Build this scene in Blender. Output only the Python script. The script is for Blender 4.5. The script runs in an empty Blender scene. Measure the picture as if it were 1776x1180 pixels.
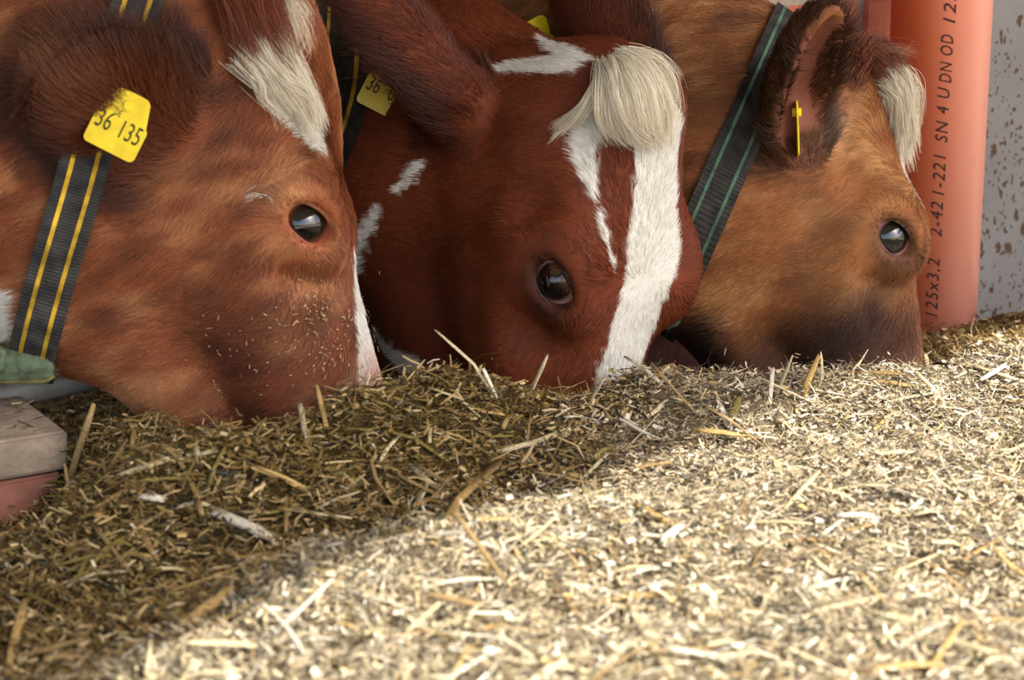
import bpy, bmesh, math, random
import numpy as np
from mathutils import Vector, Matrix

rng = np.random.default_rng(7)
random.seed(7)
scene = bpy.context.scene
C = scene.collection
F32 = np.float32

# ------------------------------------------------------------------ camera, sky, sun, exposure
PITCH = math.radians(16.0)
CAM = np.array([0.0, 0.0, 1.05])
FPX = 4396.0                                   # focal length in pixels of the 1776 px frame
FWD = np.array([0.0, math.cos(PITCH), -math.sin(PITCH)])
UPV = np.array([0.0, math.sin(PITCH), math.cos(PITCH)])
RGT = np.array([1.0, 0.0, 0.0])
cam_data = bpy.data.cameras.new('camera')
cam_data.sensor_width = 36.0
cam_data.lens = 36.0 * FPX / 1776.0
cam_data.clip_start = 0.05
cam_data.dof.use_dof = True
cam_data.dof.focus_distance = 2.70
cam_data.dof.aperture_fstop = 7.5
cam = bpy.data.objects.new('camera', cam_data)
C.objects.link(cam)
cam.location = CAM
cam.rotation_euler = (math.pi / 2 - PITCH, 0, 0)
scene.camera = cam

SUN = np.array([0.56, -0.46, 0.76]); SUN /= np.linalg.norm(SUN)      # towards the sun: high, behind the viewer's right shoulder
SUN_EL = math.asin(SUN[2]); SUN_AZ = math.atan2(SUN[0], SUN[1])
world = bpy.data.worlds.new('sky'); scene.world = world
world.use_nodes = True
wn = world.node_tree
bg = wn.nodes['Background']
sky = wn.nodes.new('ShaderNodeTexSky')
sky.sky_type = 'NISHITA'
sky.sun_disc = False
sky.sun_elevation = SUN_EL
sky.sun_rotation = SUN_AZ
sky.dust_density = 3.0
sky.ozone_density = 0.6
wn.links.new(sky.outputs[0], bg.inputs[0])
bg.inputs[1].default_value = 0.30

sun_dir = SUN
sd = bpy.data.lights.new('sun', 'SUN'); sd.energy = 5.5; sd.angle = math.radians(0.6); sd.color = (1.0, 0.95, 0.86)
sun = bpy.data.objects.new('sun', sd); C.objects.link(sun)
sun.rotation_euler = Vector(sun_dir).to_track_quat('Z', 'Y').to_euler()

scene.view_settings.view_transform = 'Standard'
scene.view_settings.look = 'None'
scene.view_settings.gamma = 1.0
scene.view_settings.use_curve_mapping = False
scene.view_settings.exposure = 0.42

scene.cycles.max_bounces = 6
scene.cycles.diffuse_bounces = 3
scene.cycles.glossy_bounces = 2

# ------------------------------------------------------------------ helpers
def at(px, py, D):
    """a point of the place: picture coordinates and distance along the viewing axis -> world metres"""
    return CAM + D * (FWD + (px - 888.0) / FPX * RGT + (590.0 - py) / FPX * UPV)

def to_px(p):
    d = p - CAM
    D = d @ FWD
    return 888 + FPX * (d @ RGT) / D, 590 - FPX * (d @ UPV) / D, D

def unit(v):
    v = np.asarray(v, float)
    return v / max(1e-9, np.linalg.norm(v))

def srgb(r, g, b, a=1.0):
    f = lambda c: (c / 255 / 12.92) if c / 255 <= 0.04045 else ((c / 255 + 0.055) / 1.055) ** 2.4
    return (f(r), f(g), f(b), a)

def lin3(r, g, b):
    return np.array(srgb(r, g, b)[:3])

def mat(name, color=None, rough=0.6, spec=0.3, attr=None, metallic=0.0, coat=0.0, bump=None, color_noise=None):
    """a procedural Principled material; attr names a colour attribute; bump = (scale, strength); color_noise = (scale, dark factor)"""
    m = bpy.data.materials.new(name); m.use_nodes = True
    nt = m.node_tree; b = nt.nodes['Principled BSDF']
    b.inputs['Roughness'].default_value = rough
    b.inputs['Specular IOR Level'].default_value = spec
    b.inputs['Metallic'].default_value = metallic
    b.inputs['Coat Weight'].default_value = coat
    b.inputs['Coat Roughness'].default_value = 0.03
    src = None
    if attr:
        a = nt.nodes.new('ShaderNodeAttribute'); a.attribute_name = attr; src = a.outputs['Color']
    if color is not None:
        b.inputs['Base Color'].default_value = color
    if color_noise:
        tc = nt.nodes.new('ShaderNodeTexCoord')
        nz = nt.nodes.new('ShaderNodeTexNoise'); nz.inputs['Scale'].default_value = color_noise[0]; nz.inputs['Detail'].default_value = 6
        nt.links.new(tc.outputs['Object'], nz.inputs['Vector'])
        rp = nt.nodes.new('ShaderNodeMapRange'); rp.inputs[1].default_value = 0.3; rp.inputs[2].default_value = 0.7
        rp.inputs[3].default_value = color_noise[1]; rp.inputs[4].default_value = 1.15
        nt.links.new(nz.outputs[0], rp.inputs[0])
        mx = nt.nodes.new('ShaderNodeMix'); mx.data_type = 'RGBA'; mx.blend_type = 'MULTIPLY'; mx.inputs[0].default_value = 1
        if src is not None: nt.links.new(src, mx.inputs[6])
        else: mx.inputs[6].default_value = color
        nt.links.new(rp.outputs[0], mx.inputs[7])
        src = mx.outputs[2]
    if src is not None:
        nt.links.new(src, b.inputs['Base Color'])
    if bump:
        tc = nt.nodes.new('ShaderNodeTexCoord')
        nz = nt.nodes.new('ShaderNodeTexNoise'); nz.inputs['Scale'].default_value = bump[0]; nz.inputs['Detail'].default_value = 5
        nt.links.new(tc.outputs['Object'], nz.inputs['Vector'])
        bp = nt.nodes.new('ShaderNodeBump'); bp.inputs['Strength'].default_value = bump[1]; bp.inputs['Distance'].default_value = 0.004
        nt.links.new(nz.outputs[0], bp.inputs['Height']); nt.links.new(bp.outputs[0], b.inputs['Normal'])
    return m

def link(name, data, parent=None, loc=None):
    o = bpy.data.objects.new(name, data); C.objects.link(o)
    if loc is not None: o.location = Vector([float(v) for v in loc])
    if parent is not None:
        o.parent = parent
        o.matrix_parent_inverse = Matrix.Translation(-parent.location)
    return o

def tag(o, label=None, cat=None, group=None, kind=None):
    if label: o['label'] = label
    if cat: o['category'] = cat
    if group: o['group'] = group
    if kind: o['kind'] = kind
    return o

def mesh_np(name, V, faces, material, smooth=True, colors=None):
    """faces: int array (n,3) or (n,4)"""
    V = np.ascontiguousarray(V, F32); faces = np.ascontiguousarray(faces, np.int32)
    me = bpy.data.meshes.new(name)
    n, k = faces.shape
    me.vertices.add(len(V)); me.vertices.foreach_set('co', V.ravel())
    me.loops.add(n * k); me.loops.foreach_set('vertex_index', faces.ravel())
    me.polygons.add(n)
    me.polygons.foreach_set('loop_start', np.arange(0, n * k, k, dtype=np.int32))
    me.update(calc_edges=True)
    me.polygons.foreach_set('use_smooth', np.full(n, smooth))
    if colors is not None:
        a = me.attributes.new('col', 'FLOAT_COLOR', 'POINT')
        cc = np.ones((len(V), 4), F32); cc[:, :3] = colors
        a.data.foreach_set('color', cc.ravel())
    me.materials.append(material)
    me.validate()
    return me

class MB:
    """collects boxes and tubes into one mesh"""
    def __init__(s): s.v = []; s.f = []
    def add(s, V, faces):
        o = len(s.v); s.v += [tuple(float(c) for c in p) for p in V]; s.f += [tuple(i + o for i in f) for f in faces]
    def box(s, c, h, R=np.eye(3)):
        V = [np.asarray(c) + R @ (np.array([sx, sy, sz]) * h) for sx in (-1, 1) for sy in (-1, 1) for sz in (-1, 1)]
        s.add(V, [(0, 1, 3, 2), (4, 6, 7, 5), (0, 4, 5, 1), (2, 3, 7, 6), (0, 2, 6, 4), (1, 5, 7, 3)])
    def tube(s, pts, rad, n=12, cap=True, squash=None):
        pts = [np.asarray(p, float) for p in pts]; m = len(pts)
        rad = [rad] * m if np.isscalar(rad) else rad
        V = []; prev = None
        for i, p in enumerate(pts):
            t = unit(pts[min(i + 1, m - 1)] - pts[max(i - 1, 0)])
            a = np.array([0, 0, 1.0]) if prev is None else prev
            if prev is None and abs(t[2]) > .9: a = np.array([1.0, 0, 0])
            u = unit(a - t * (a @ t)); w = np.cross(t, u); prev = u
            for k in range(n):
                th = 2 * math.pi * k / n
                V.append(p + rad[i] * (math.cos(th) * u + math.sin(th) * w * (squash or 1)))
        Fc = [(i * n + k, i * n + (k + 1) % n, (i + 1) * n + (k + 1) % n, (i + 1) * n + k) for i in range(m - 1) for k in range(n)]
        if cap: Fc += [tuple(range(n - 1, -1, -1)), tuple((m - 1) * n + k for k in range(n))]
        s.add(V, Fc)
    def build(s, name, material, parent=None, loc=None, smooth=False, bevel=0):
        me = bpy.data.meshes.new(name)
        off = np.zeros(3) if loc is None else np.asarray(loc, float)
        me.from_pydata([tuple(np.asarray(p) - off) for p in s.v], [], s.f); me.update()
        bm = bmesh.new(); bm.from_mesh(me); bmesh.ops.recalc_face_normals(bm, faces=bm.faces)
        if bevel:
            bmesh.ops.bevel(bm, geom=list(bm.edges), offset=bevel, segments=2, affect='EDGES', clamp_overlap=True)
        bm.to_mesh(me); bm.free()
        if smooth:
            me.polygons.foreach_set('use_smooth', np.full(len(me.polygons), True))
        me.materials.append(material)
        return link(name, me, parent, loc)

# value noise on arrays of points
def _hash(ix, iy, iz, seed):
    h = (ix.astype(np.int64) * 374761393 + iy.astype(np.int64) * 668265263 + iz.astype(np.int64) * 2147483647 + seed * 1442695041) & 0xFFFFFFFF
    h = ((h ^ (h >> 13)) * 1274126177) & 0xFFFFFFFF
    h = h ^ (h >> 16)
    return (h & 0xFFFFFF).astype(F32) / F32(0xFFFFFF) * 2 - 1
def noise(p, scale, seed=0, octaves=1):
    p = np.asarray(p)
    out = np.zeros(len(p), F32); amp = 1.0; tot = 0
    for o in range(octaves):
        q = p * scale * (2 ** o); i = np.floor(q).astype(np.int64); f = (q - i).astype(F32); f = f * f * (3 - 2 * f)
        r = np.zeros(len(p), F32)
        for dx in (0, 1):
            for dy in (0, 1):
                for dz in (0, 1):
                    w = (f[:, 0] if dx else 1 - f[:, 0]) * (f[:, 1] if dy else 1 - f[:, 1]) * (f[:, 2] if dz else 1 - f[:, 2])
                    r += w * _hash(i[:, 0] + dx, i[:, 1] + dy, i[:, 2] + dz, seed + o * 17)
        out += amp * r; tot += amp; amp *= 0.5
    return out / tot
def sstep(a, b, x):
    t = np.clip((x - a) / (b - a), 0, 1); return t * t * (3 - 2 * t)

# ------------------------------------------------------------------ implicit bodies
def smin(a, b, k):
    h = np.clip(0.5 + 0.5 * (b - a) / k, 0, 1); return b + (a - b) * h - k * h * (1 - h)
def smax(a, b, k): return -smin(-a, -b, k)
def d_ell(p, c, r, R=None):
    q = p - np.asarray(c, F32)
    if R is not None: q = q @ np.asarray(R, F32)            # columns of R are the ellipsoid's axes
    r = np.asarray(r, F32)
    k0 = np.sqrt(((q / r) ** 2).sum(1)); k1 = np.sqrt(((q / (r * r)) ** 2).sum(1)) + F32(1e-6)
    return k0 * (k0 - 1) / k1
def d_cone(p, a, b, ra, rb):
    a = np.asarray(a, F32); b = np.asarray(b, F32); ab = b - a
    t = np.clip(((p - a) @ ab) / (ab @ ab), 0, 1)
    q = p - a - t[:, None] * ab
    return np.sqrt((q * q).sum(1)) - (ra + (rb - ra) * t)

def surface_net(f, lo, hi, h):
    """mesh of f = 0 inside the box; f takes (n,3) float32 points"""
    lo = np.asarray(lo, float); n = np.ceil((np.asarray(hi) - lo) / h).astype(int) + 1
    # coarse pass to find the blocks that hold the surface
    B = 5; nb = np.ceil((n - 1) / B).astype(int); n = nb * B + 1
    val = np.full(n, 1.0, F32)
    ci = np.stack(np.meshgrid(*[np.arange(k) for k in nb], indexing='ij'), -1).reshape(-1, 3)
    cen = (lo + (ci * B + B / 2) * h).astype(F32)
    dc = f(cen)
    near = np.abs(dc) < B * h * 1.25
    # fill the sign of far blocks
    for (i, j, k), s in zip(ci[~near], dc[~near]):
        val[i * B:(i + 1) * B + 1, j * B:(j + 1) * B + 1, k * B:(k + 1) * B + 1] = np.sign(s) * h * 4
    off = np.stack(np.meshgrid(*[np.arange(B + 1)] * 3, indexing='ij'), -1).reshape(-1, 3)
    nb_ = ci[near]
    for s in range(0, len(nb_), 800):
        blk = nb_[s:s + 800]
        idx = (blk[:, None, :] * B + off[None]).reshape(-1, 3)
        v = f((lo + idx * h).astype(F32))
        val[idx[:, 0], idx[:, 1], idx[:, 2]] = v
    ins = val < 0
    corners = [(i, j, k) for i in (0, 1) for j in (0, 1) for k in (0, 1)]
    sl = lambda A, c: A[c[0]:A.shape[0] - 1 + c[0], c[1]:A.shape[1] - 1 + c[1], c[2]:A.shape[2] - 1 + c[2]]
    cnt = sum(sl(ins, c).astype(np.int8) for c in corners)
    act = (cnt > 0) & (cnt < 8)
    cells = np.argwhere(act)
    ids = np.full(act.shape, -1, np.int32); ids[act] = np.arange(len(cells))
    cv = {c: val[cells[:, 0] + c[0], cells[:, 1] + c[1], cells[:, 2] + c[2]] for c in corners}
    acc = np.zeros((len(cells), 3)); num = np.zeros(len(cells))
    for a in corners:
        for ax in range(3):
            if a[ax]: continue
            b = tuple(1 if q == ax else a[q] for q in range(3))
            va, vb = cv[a], cv[b]; m = (va < 0) != (vb < 0)
            t = np.where(m, va / np.where(m, va - vb, 1), 0)
            pos = np.tile(np.array(a, float), (len(cells), 1)); pos[:, ax] += t
            acc[m] += pos[m]; num[m] += 1
    V = lo + (cells + acc / num[:, None]) * h
    quads = []
    for ax in range(3):
        u, w = (ax + 1) % 3, (ax + 2) % 3
        sh = [slice(1, -1)] * 3; sh[ax] = slice(0, -1)
        s2 = list(sh); s2[ax] = slice(1, None)
        A = ins[tuple(sh)]; Bv = ins[tuple(s2)]
        e = np.argwhere(A != Bv)
        flip = A[e[:, 0], e[:, 1], e[:, 2]]
        base = e.copy(); base[:, u] += 1; base[:, w] += 1
        def cid(du, dw):
            q = base.copy(); q[:, u] += du; q[:, w] += dw
            return ids[q[:, 0], q[:, 1], q[:, 2]]
        q = np.stack([cid(-1, -1), cid(0, -1), cid(0, 0), cid(-1, 0)], 1)
        q[~flip] = q[~flip][:, ::-1]
        quads.append(q)
    Q = np.concatenate(quads); Q = Q[(Q >= 0).all(1)]
    V = V.astype(F32)
    for _ in range(2):                                        # settle the vertices on the surface
        d = f(V); g = grad(f, V, d)
        V = V - (np.clip(d, -h, h) / np.maximum((g * g).sum(1), 0.2))[:, None] * g
    return V, Q
def grad(f, V, d=None, e=0.0015):
    g = np.empty_like(V)
    d = f(V) if d is None else d
    for ax in range(3):
        o = np.zeros(3, F32); o[ax] = e
        g[:, ax] = (f(V + o) - d) / e
    return g

# ------------------------------------------------------------------ the cow head, in its own axes: x poll to muzzle, y to the animal's left, z out of the forehead
EYE = np.array([0.205, -0.092, -0.055])
EYE_N = np.array([0.10, 0.90, 0.36]); EYE_N /= np.linalg.norm(EYE_N)          # the way an eye looks (left eye)
EYE_U = np.array([math.cos(math.radians(38)), 0, math.sin(math.radians(38))]); EYE_U -= EYE_N * (EYE_N @ EYE_U); EYE_U /= np.linalg.norm(EYE_U)
EYE_V = np.cross(EYE_U, EYE_N); EYE_V = EYE_V if EYE_V[2] > 0 else -EYE_V
EYE_R = np.stack([EYE_U, EYE_N, EYE_V], 1)
def head_sdf(q, jaw=0.0, wide=1.0):
    """q: (n,3) in head axes"""
    m = q.copy(); m[:, 1] = np.abs(m[:, 1])
    d = d_ell(m, (0.095, 0, -0.105), (0.108, 0.082, 0.085))                                  # cranium
    d = smin(d, d_ell(m, (0.165, 0.0, -0.066), (0.095, 0.090, 0.052)), 0.035)                # forehead plate
    d = smin(d, d_cone(m, (0.032, 0.022, -0.066), (0.032, -0.022, -0.066), 0.040, 0.040), 0.04)    # poll
    d = smin(d, d_ell(m, (0.198, 0.066, -0.050), (0.054, 0.032, 0.042)), 0.036)              # orbit
    d = smin(d, d_cone(m, (0.20, 0.015, -0.072), (0.43, 0.012, -0.070), 0.052, 0.040), 0.035)   # nose bridge
    d = smin(d, d_cone(m, (0.20, 0.040, -0.135), (0.40, 0.028, -0.115), 0.060, 0.050), 0.04)    # cheek bone to muzzle
    d = smin(d, d_ell(m, (0.165, 0.042, -0.190), (0.140, 0.048, 0.120)), 0.04)               # jaw muscle
    d = smin(d, d_cone(m, (0.20, 0.030, -0.285), (0.42, 0.022, -0.180 - jaw), 0.048, 0.036), 0.035)  # lower jaw
    d = smin(d, d_ell(m, (0.465, 0, -0.085), (0.070, 0.078, 0.066)), 0.035)                  # muzzle
    d = smin(d, d_ell(m, (0.455, 0, -0.165 - jaw), (0.050, 0.050, 0.032)), 0.02)             # chin
    # cheek ridge under the eye and hollow before the eye
    d = smin(d, d_cone(m, (0.17, 0.080, -0.105), (0.30, 0.062, -0.100), 0.022, 0.018), 0.035)
    d = smax(d, -d_ell(m, (0.262, 0.108, -0.066), (0.030, 0.028, 0.022)), 0.03)
    d = smax(d, -d_ell(m, (0.115, 0.116, -0.080), (0.036, 0.022, 0.024)), 0.03)              # temple hollow
    # lids: a raised ring with an almond opening
    d = smin(d, d_ell(m, (EYE[0] - .002, 0.080, EYE[2] - .002), (0.044, 0.018, 0.033), EYE_R), 0.028)
    d = smax(d, -d_ell(m, np.array([EYE[0], 0.0715, EYE[2]]) + EYE_N * 0.040, (0.0295, 0.034, 0.0198), EYE_R), 0.005)
    # nostril
    d = smax(d, -d_ell(m, (0.505, 0.055, -0.075), (0.026, 0.016, 0.012)), 0.01)
    return d

class Cow: pass
def make_frame(phi, rho, tau):
    """axes of a head whose nose points along phi (degrees, in the picture plane), turned by rho about the nose line and by tau towards the viewer"""
    t = -FWD; ph, ro, ta = (math.radians(a) for a in (phi, rho, tau))
    x = math.cos(ta) * (math.cos(ph) * RGT + math.sin(ph) * UPV) + math.sin(ta) * t
    z = -math.sin(ph) * RGT + math.cos(ph) * UPV
    z = unit(z - x * (x @ z)); y = np.cross(z, x)
    z2 = math.cos(ro) * z - math.sin(ro) * y
    return np.stack([x, np.cross(z2, x), z2], 1)              # columns are the head axes

def ear_sdf(p, e):
    """a cupped ear; e: base, tip, open (direction the hollow faces), width"""
    a = unit(e['tip'] - e['base']); L = np.linalg.norm(e['tip'] - e['base'])
    o = unit(e['open'] - a * (a @ e['open'])); b = np.cross(o, a)
    R = np.stack([a, b, o], 1)
    mid = e['base'] + a * L * 0.53
    outer = d_ell(p, mid, (L * .53, e['w'], 0.042), R)
    inner = d_ell(p, mid + o * 0.024 + a * .006, (L * .50, e['w'] * .93, 0.046), R)
    d = smax(outer, -inner, 0.008)
    d = smin(d, d_cone(p, e['root'], e['base'] + a * L * .15 - o * .012, e.get('stem', .040), e.get('stem', .040) * .75), 0.03)
    return d

def cow_sdf(c):
    Rf = c.R.astype(F32); o = c.o.astype(F32)
    def f(P):
        q = ((P - o) @ Rf) / F32(c.s)
        d = head_sdf(q, c.jaw, 1.0) * F32(c.s)
        for (a, b, ra, rb, k) in c.neck:
            d = smin(d, d_cone(P, a, b, ra, rb), k)
        for e in c.ears:
            d = smin(d, ear_sdf(P, e), 0.022)
        return d
    return f

def place_head(c, phi, rho, tau, eye_px, D, s=1.0, jaw=0.0):
    c.R = make_frame(phi, rho, tau); c.s = s; c.jaw = jaw
    c.o = at(*eye_px, D) - c.R @ (EYE * s)
    c.W = lambda x, y, z: c.o + c.R @ (np.array([x, y, z], float) * c.s)

def ear(c, base, tip, open_dir, w, root=None):
    """base in head axes, tip and open_dir as world point and direction"""
    b = c.W(*base)
    return dict(base=b, tip=np.asarray(tip, float), open=np.asarray(open_dir, float), w=w, root=c.W(*(root or (base[0] + .01, base[1] * .6, base[2] - .01))))

cows = []
# cow A (red, at the kerb end)
A = Cow(); place_head(A, -73, -2, -4, (520, 388), 2.44, 1.0, 0.0)
A.neck = [(A.W(.05, 0, -.10), at(230, -40, 2.56), .11, .15, .08),
          (at(230, -40, 2.56), at(-260, -330, 2.95), .15, .22, .08),
          (A.W(.14, 0, -.20), at(60, 320, 2.56), .105, .145, .08),
          (at(60, 320, 2.56), at(-420, 60, 2.95), .145, .25, .10),
          (A.W(.22, 0, -.265), at(-40, 465, 2.56), .060, .062, .06),
          (at(-40, 465, 2.56), at(-400, 360, 2.9), .062, .2, .10),
          (at(120, 130, 2.55), at(-350, -130, 2.95), .15, .26, .10)]
A.ears = [ear(A, (.092, -.088, -.150), at(100, 112, 2.31), FWD * .85 + RGT * .45 - UPV * .25, .064),
          ear(A, (.045, .095, -.105), A.W(.0, .26, -.14), A.R[:, 0] * .8 + A.R[:, 2] * .3, .07)]
# cow B (mahogany, white blaze)
B = Cow(); place_head(B, -97, 41, -10, (952, 484), 2.62, 1.09, 0.0)
B.neck = [(B.W(.075, 0, -.12), at(810, 165, 2.86), .085, .085, .05),
          (at(810, 165, 2.86), at(520, -70, 3.35), .085, .17, .06),
          (B.W(.13, 0, -.20), at(720, 330, 2.90), .09, .125, .05),
          (at(720, 330, 2.90), at(380, 160, 3.4), .125, .24, .08),
          (at(760, 240, 2.88), at(450, 30, 3.4), .11, .22, .08),
          (at(690, 455, 2.98), at(420, 380, 3.4), .085, .2, .07),
          (at(672, 560, 2.97), at(450, 470, 3.4), .055, .16, .06),
          (B.W(.15, 0, -.270), B.W(.31, 0, -.275), .080, .066, .04)]
B.ears = [ear(B, (.080, -.078, -.185), at(580, -60, 2.66), FWD * .75 - RGT * .6 - UPV * .3, .043),
          ear(B, (.05, .09, -.095), at(985, -70, 2.95), RGT * .8 + FWD * .6, .062)]
# cow C (tan, beside the pipe)
Cc = Cow(); place_head(Cc, -80, 1, -6, (1538, 412), 2.80, 1.0, 0.0)
Cc.neck = [(Cc.W(.095, 0, -.135), at(1236, 192, 2.92), .080, .108, .05),
           (at(1236, 192, 2.92), at(960, -8, 3.3), .108, .145, .06),
           (Cc.W(.15, 0, -.20), at(1230, 330, 2.92), .095, .125, .07),
           (at(1230, 330, 2.92), at(900, 110, 3.35), .125, .24, .08),
           (at(1270, 250, 2.92), at(960, 40, 3.3), .12, .20, .08)]
Cc.ears = [ear(Cc, (.100, -.085, -.155), at(1434, 26, 2.63), -FWD * .75 + RGT * .45, .041),
           ear(Cc, (.100, .085, -.130), Cc.W(.06, .27, -.15), Cc.R[:, 0] * .8 + Cc.R[:, 2] * .3, .045)]
cows = [A, B, Cc]


# ------------------------------------------------------------------ the setting: yard, barn wall, kerb, roof
ROW = np.array([math.cos(math.radians(30)), math.sin(math.radians(30)), 0])      # direction of the row of cows and of the barn wall
NRM = np.array([ROW[1], -ROW[0], 0])                                             # out of the barn, towards the yard
ZUP = np.array([0, 0, 1.0])
RW = np.stack([ROW, -NRM, ZUP], 1)                                               # box axes along the wall

m_yard = mat('yard_concrete', srgb(196, 188, 172), 0.9, 0.2, color_noise=(3.0, 0.8), bump=(60, 0.4))
mb = MB(); mb.box((0, 2, -0.06), (9, 9, 0.06))
tag(mb.build('floor', m_yard), kind='structure')

m_roof = mat('roof_boards', srgb(150, 140, 125), 0.9, 0.1, color_noise=(4, 0.7))
EDGE = np.array([math.cos(math.radians(52)), math.sin(math.radians(52)), 0])     # eave of the unseen roof, angled to put its shade edge on the heap
BACK = np.array([-EDGE[1], EDGE[0], 0])
ROOF_H = 2.75
def roof_point(ground):                                                          # where the ray from a shade-line point to the sun meets the eave height
    g = np.asarray(ground, float); return g + SUN * ((ROOF_H - g[2]) / SUN[2])
EAVE = roof_point((0.36, 2.585, 0.27))
Re = np.stack([EDGE, BACK, ZUP], 1)
mb = MB(); mb.box(EAVE + BACK * 3.0 + ZUP * 0.05, (6.0, 3.0, 0.05), Re)
tag(mb.build('ceiling', m_roof), kind='structure')

m_barn = mat('barn_back_wall', srgb(120, 100, 85), 0.95, 0.1, color_noise=(5, 0.7))
mb = MB(); mb.box(np.array([-1.0, 6.3, 1.35]), (5.0, 0.08, 1.45), RW)
tag(mb.build('wall_back', m_barn), kind='structure')  # unseen; added to keep sky light from leaking in behind the cows

# brick wall beside the opening, each brick of the visible stretch a piece of its own
WALL0 = at(1620, 300, 3.33); WALL0[2] = 0
m_mortar = mat('mortar', srgb(176, 164, 146), 0.95, 0.1, bump=(250, 0.6), color_noise=(40, 0.8))
m_brick = mat('painted_brick', srgb(206, 124, 98), 0.8, 0.25, bump=(180, 0.5), color_noise=(14, 0.8))
mb = MB(); mb.box(WALL0 - NRM * 0.14 + ROW * (-0.122) + ZUP * 1.35, (0.140, 0.115, 1.35), RW)
wall_r = tag(mb.build('wall_right', m_mortar, loc=WALL0), kind='structure')
BL, BH, MJ = 0.240, 0.071, 0.012
brick_meshes = {}
zjoint = at(1395, 6, 3.16)[2]
for k in range(-9, 4):
    zc = zjoint - (BH + MJ) * (k + 0.5)
    for i in range(-3, 2):
        xo = (i + (0.5 if k % 2 else 0.0)) * (BL + MJ) + 0.012
        a_, b_ = max(xo - BL / 2, -0.262), min(xo + BL / 2, 0.018)          # bricks are cut at the reveal
        if b_ - a_ < 0.03: continue
        key = round(b_ - a_, 3)
        p = WALL0 + ROW * (a_ + b_) / 2 - NRM * (0.030 + random.uniform(-.001, .001)) + ZUP * zc
        if key not in brick_meshes:
            bm_ = MB(); bm_.box((0, 0, 0), ((b_ - a_) / 2, 0.012, BH / 2), RW)
            b = bm_.build('brick', m_brick, bevel=0.003); brick_meshes[key] = b.data
        else:
            b = bpy.data.objects.new('brick', brick_meshes[key]); C.objects.link(b)
        b.location = Vector(p); b.parent = wall_r; b.matrix_parent_inverse = Matrix.Translation(-wall_r.location)

# grey slurry-splashed concrete panel right of the pipe
def splash_material():
    m = bpy.data.materials.new('splashed_concrete'); m.use_nodes = True; nt = m.node_tree; b = nt.nodes['Principled BSDF']
    b.inputs['Roughness'].default_value = 0.7; b.inputs['Specular IOR Level'].default_value = 0.25
    tc = nt.nodes.new('ShaderNodeTexCoord')
    last = None
    def nd(t): return nt.nodes.new(t)
    sep = nd('ShaderNodeSeparateXYZ'); nt.links.new(tc.outputs['Object'], sep.inputs[0])
    masks = []
    for sc, thr, seed in ((44, 0.36, 0.0), (80, 0.42, 3.1), (150, 0.38, 7.7)):
        mp = nd('ShaderNodeMapping'); mp.inputs['Location'].default_value = (seed, seed * 2, seed); mp.inputs['Scale'].default_value = (1, 1, 0.72)
        nt.links.new(tc.outputs['Object'], mp.inputs[0])
        nz = nd('ShaderNodeTexNoise'); nz.inputs['Scale'].default_value = 55; nz.inputs['Detail'].default_value = 3
        nt.links.new(mp.outputs[0], nz.inputs['Vector'])
        ad = nd('ShaderNodeVectorMath'); ad.operation = 'MULTIPLY_ADD'; ad.inputs[1].default_value = (0.024,) * 3
        nt.links.new(nz.outputs['Color'], ad.inputs[0]); nt.links.new(mp.outputs[0], ad.inputs[2])
        vo = nd('ShaderNodeTexVoronoi'); vo.inputs['Scale'].default_value = sc; vo.inputs['Randomness'].default_value = 1
        nt.links.new(ad.outputs[0], vo.inputs['Vector'])
        # each cell gets its own splash size; fewer splashes higher up
        rs = nd('ShaderNodeSeparateColor'); nt.links.new(vo.outputs['Color'], rs.inputs[0])
        mr = nd('ShaderNodeMapRange'); mr.inputs[1].default_value = 0.28; mr.inputs[2].default_value = 1.0; mr.inputs[3].default_value = thr; mr.inputs[4].default_value = thr * 0.25
        nt.links.new(sep.outputs[2], mr.inputs[0])
        mu = nd('ShaderNodeMath'); mu.operation = 'MULTIPLY'; nt.links.new(rs.outputs[0], mu.inputs[0]); nt.links.new(mr.outputs[0], mu.inputs[1])
        sb = nd('ShaderNodeMath'); sb.operation = 'SUBTRACT'; nt.links.new(mu.outputs[0], sb.inputs[0]); nt.links.new(vo.outputs['Distance'], sb.inputs[1])
        st = nd('ShaderNodeMapRange'); st.inputs[1].default_value = -0.03; st.inputs[2].default_value = 0.03; nt.links.new(sb.outputs[0], st.inputs[0])
        masks.append(st.outputs[0])
    mx = masks[0]
    for k in masks[1:]:
        q = nd('ShaderNodeMath'); q.operation = 'MAXIMUM'; nt.links.new(mx, q.inputs[0]); nt.links.new(k, q.inputs[1]); mx = q.outputs[0]
    n2 = nd('ShaderNodeTexNoise'); n2.inputs['Scale'].default_value = 9; n2.inputs['Detail'].default_value = 6; nt.links.new(tc.outputs['Object'], n2.inputs['Vector'])
    cr = nd('ShaderNodeValToRGB'); cr.color_ramp.elements[0].color = srgb(102, 99, 98); cr.color_ramp.elements[1].color = srgb(130, 127, 125)
    nt.links.new(n2.outputs[0], cr.inputs[0])
    mix = nd('ShaderNodeMix'); mix.data_type = 'RGBA'; mix.inputs[7].default_value = srgb(74, 54, 36)
    nt.links.new(mx, mix.inputs[0]); nt.links.new(cr.outputs[0], mix.inputs[6]); nt.links.new(mix.outputs[2], b.inputs['Base Color'])
    return m
mb = MB(); mb.box(WALL0 + ROW * 0.62 - NRM * 0.03 + ZUP * 1.35, (0.59, 0.05, 1.35), RW)
tag(mb.build('wall_panel', splash_material()), kind='structure')

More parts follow.
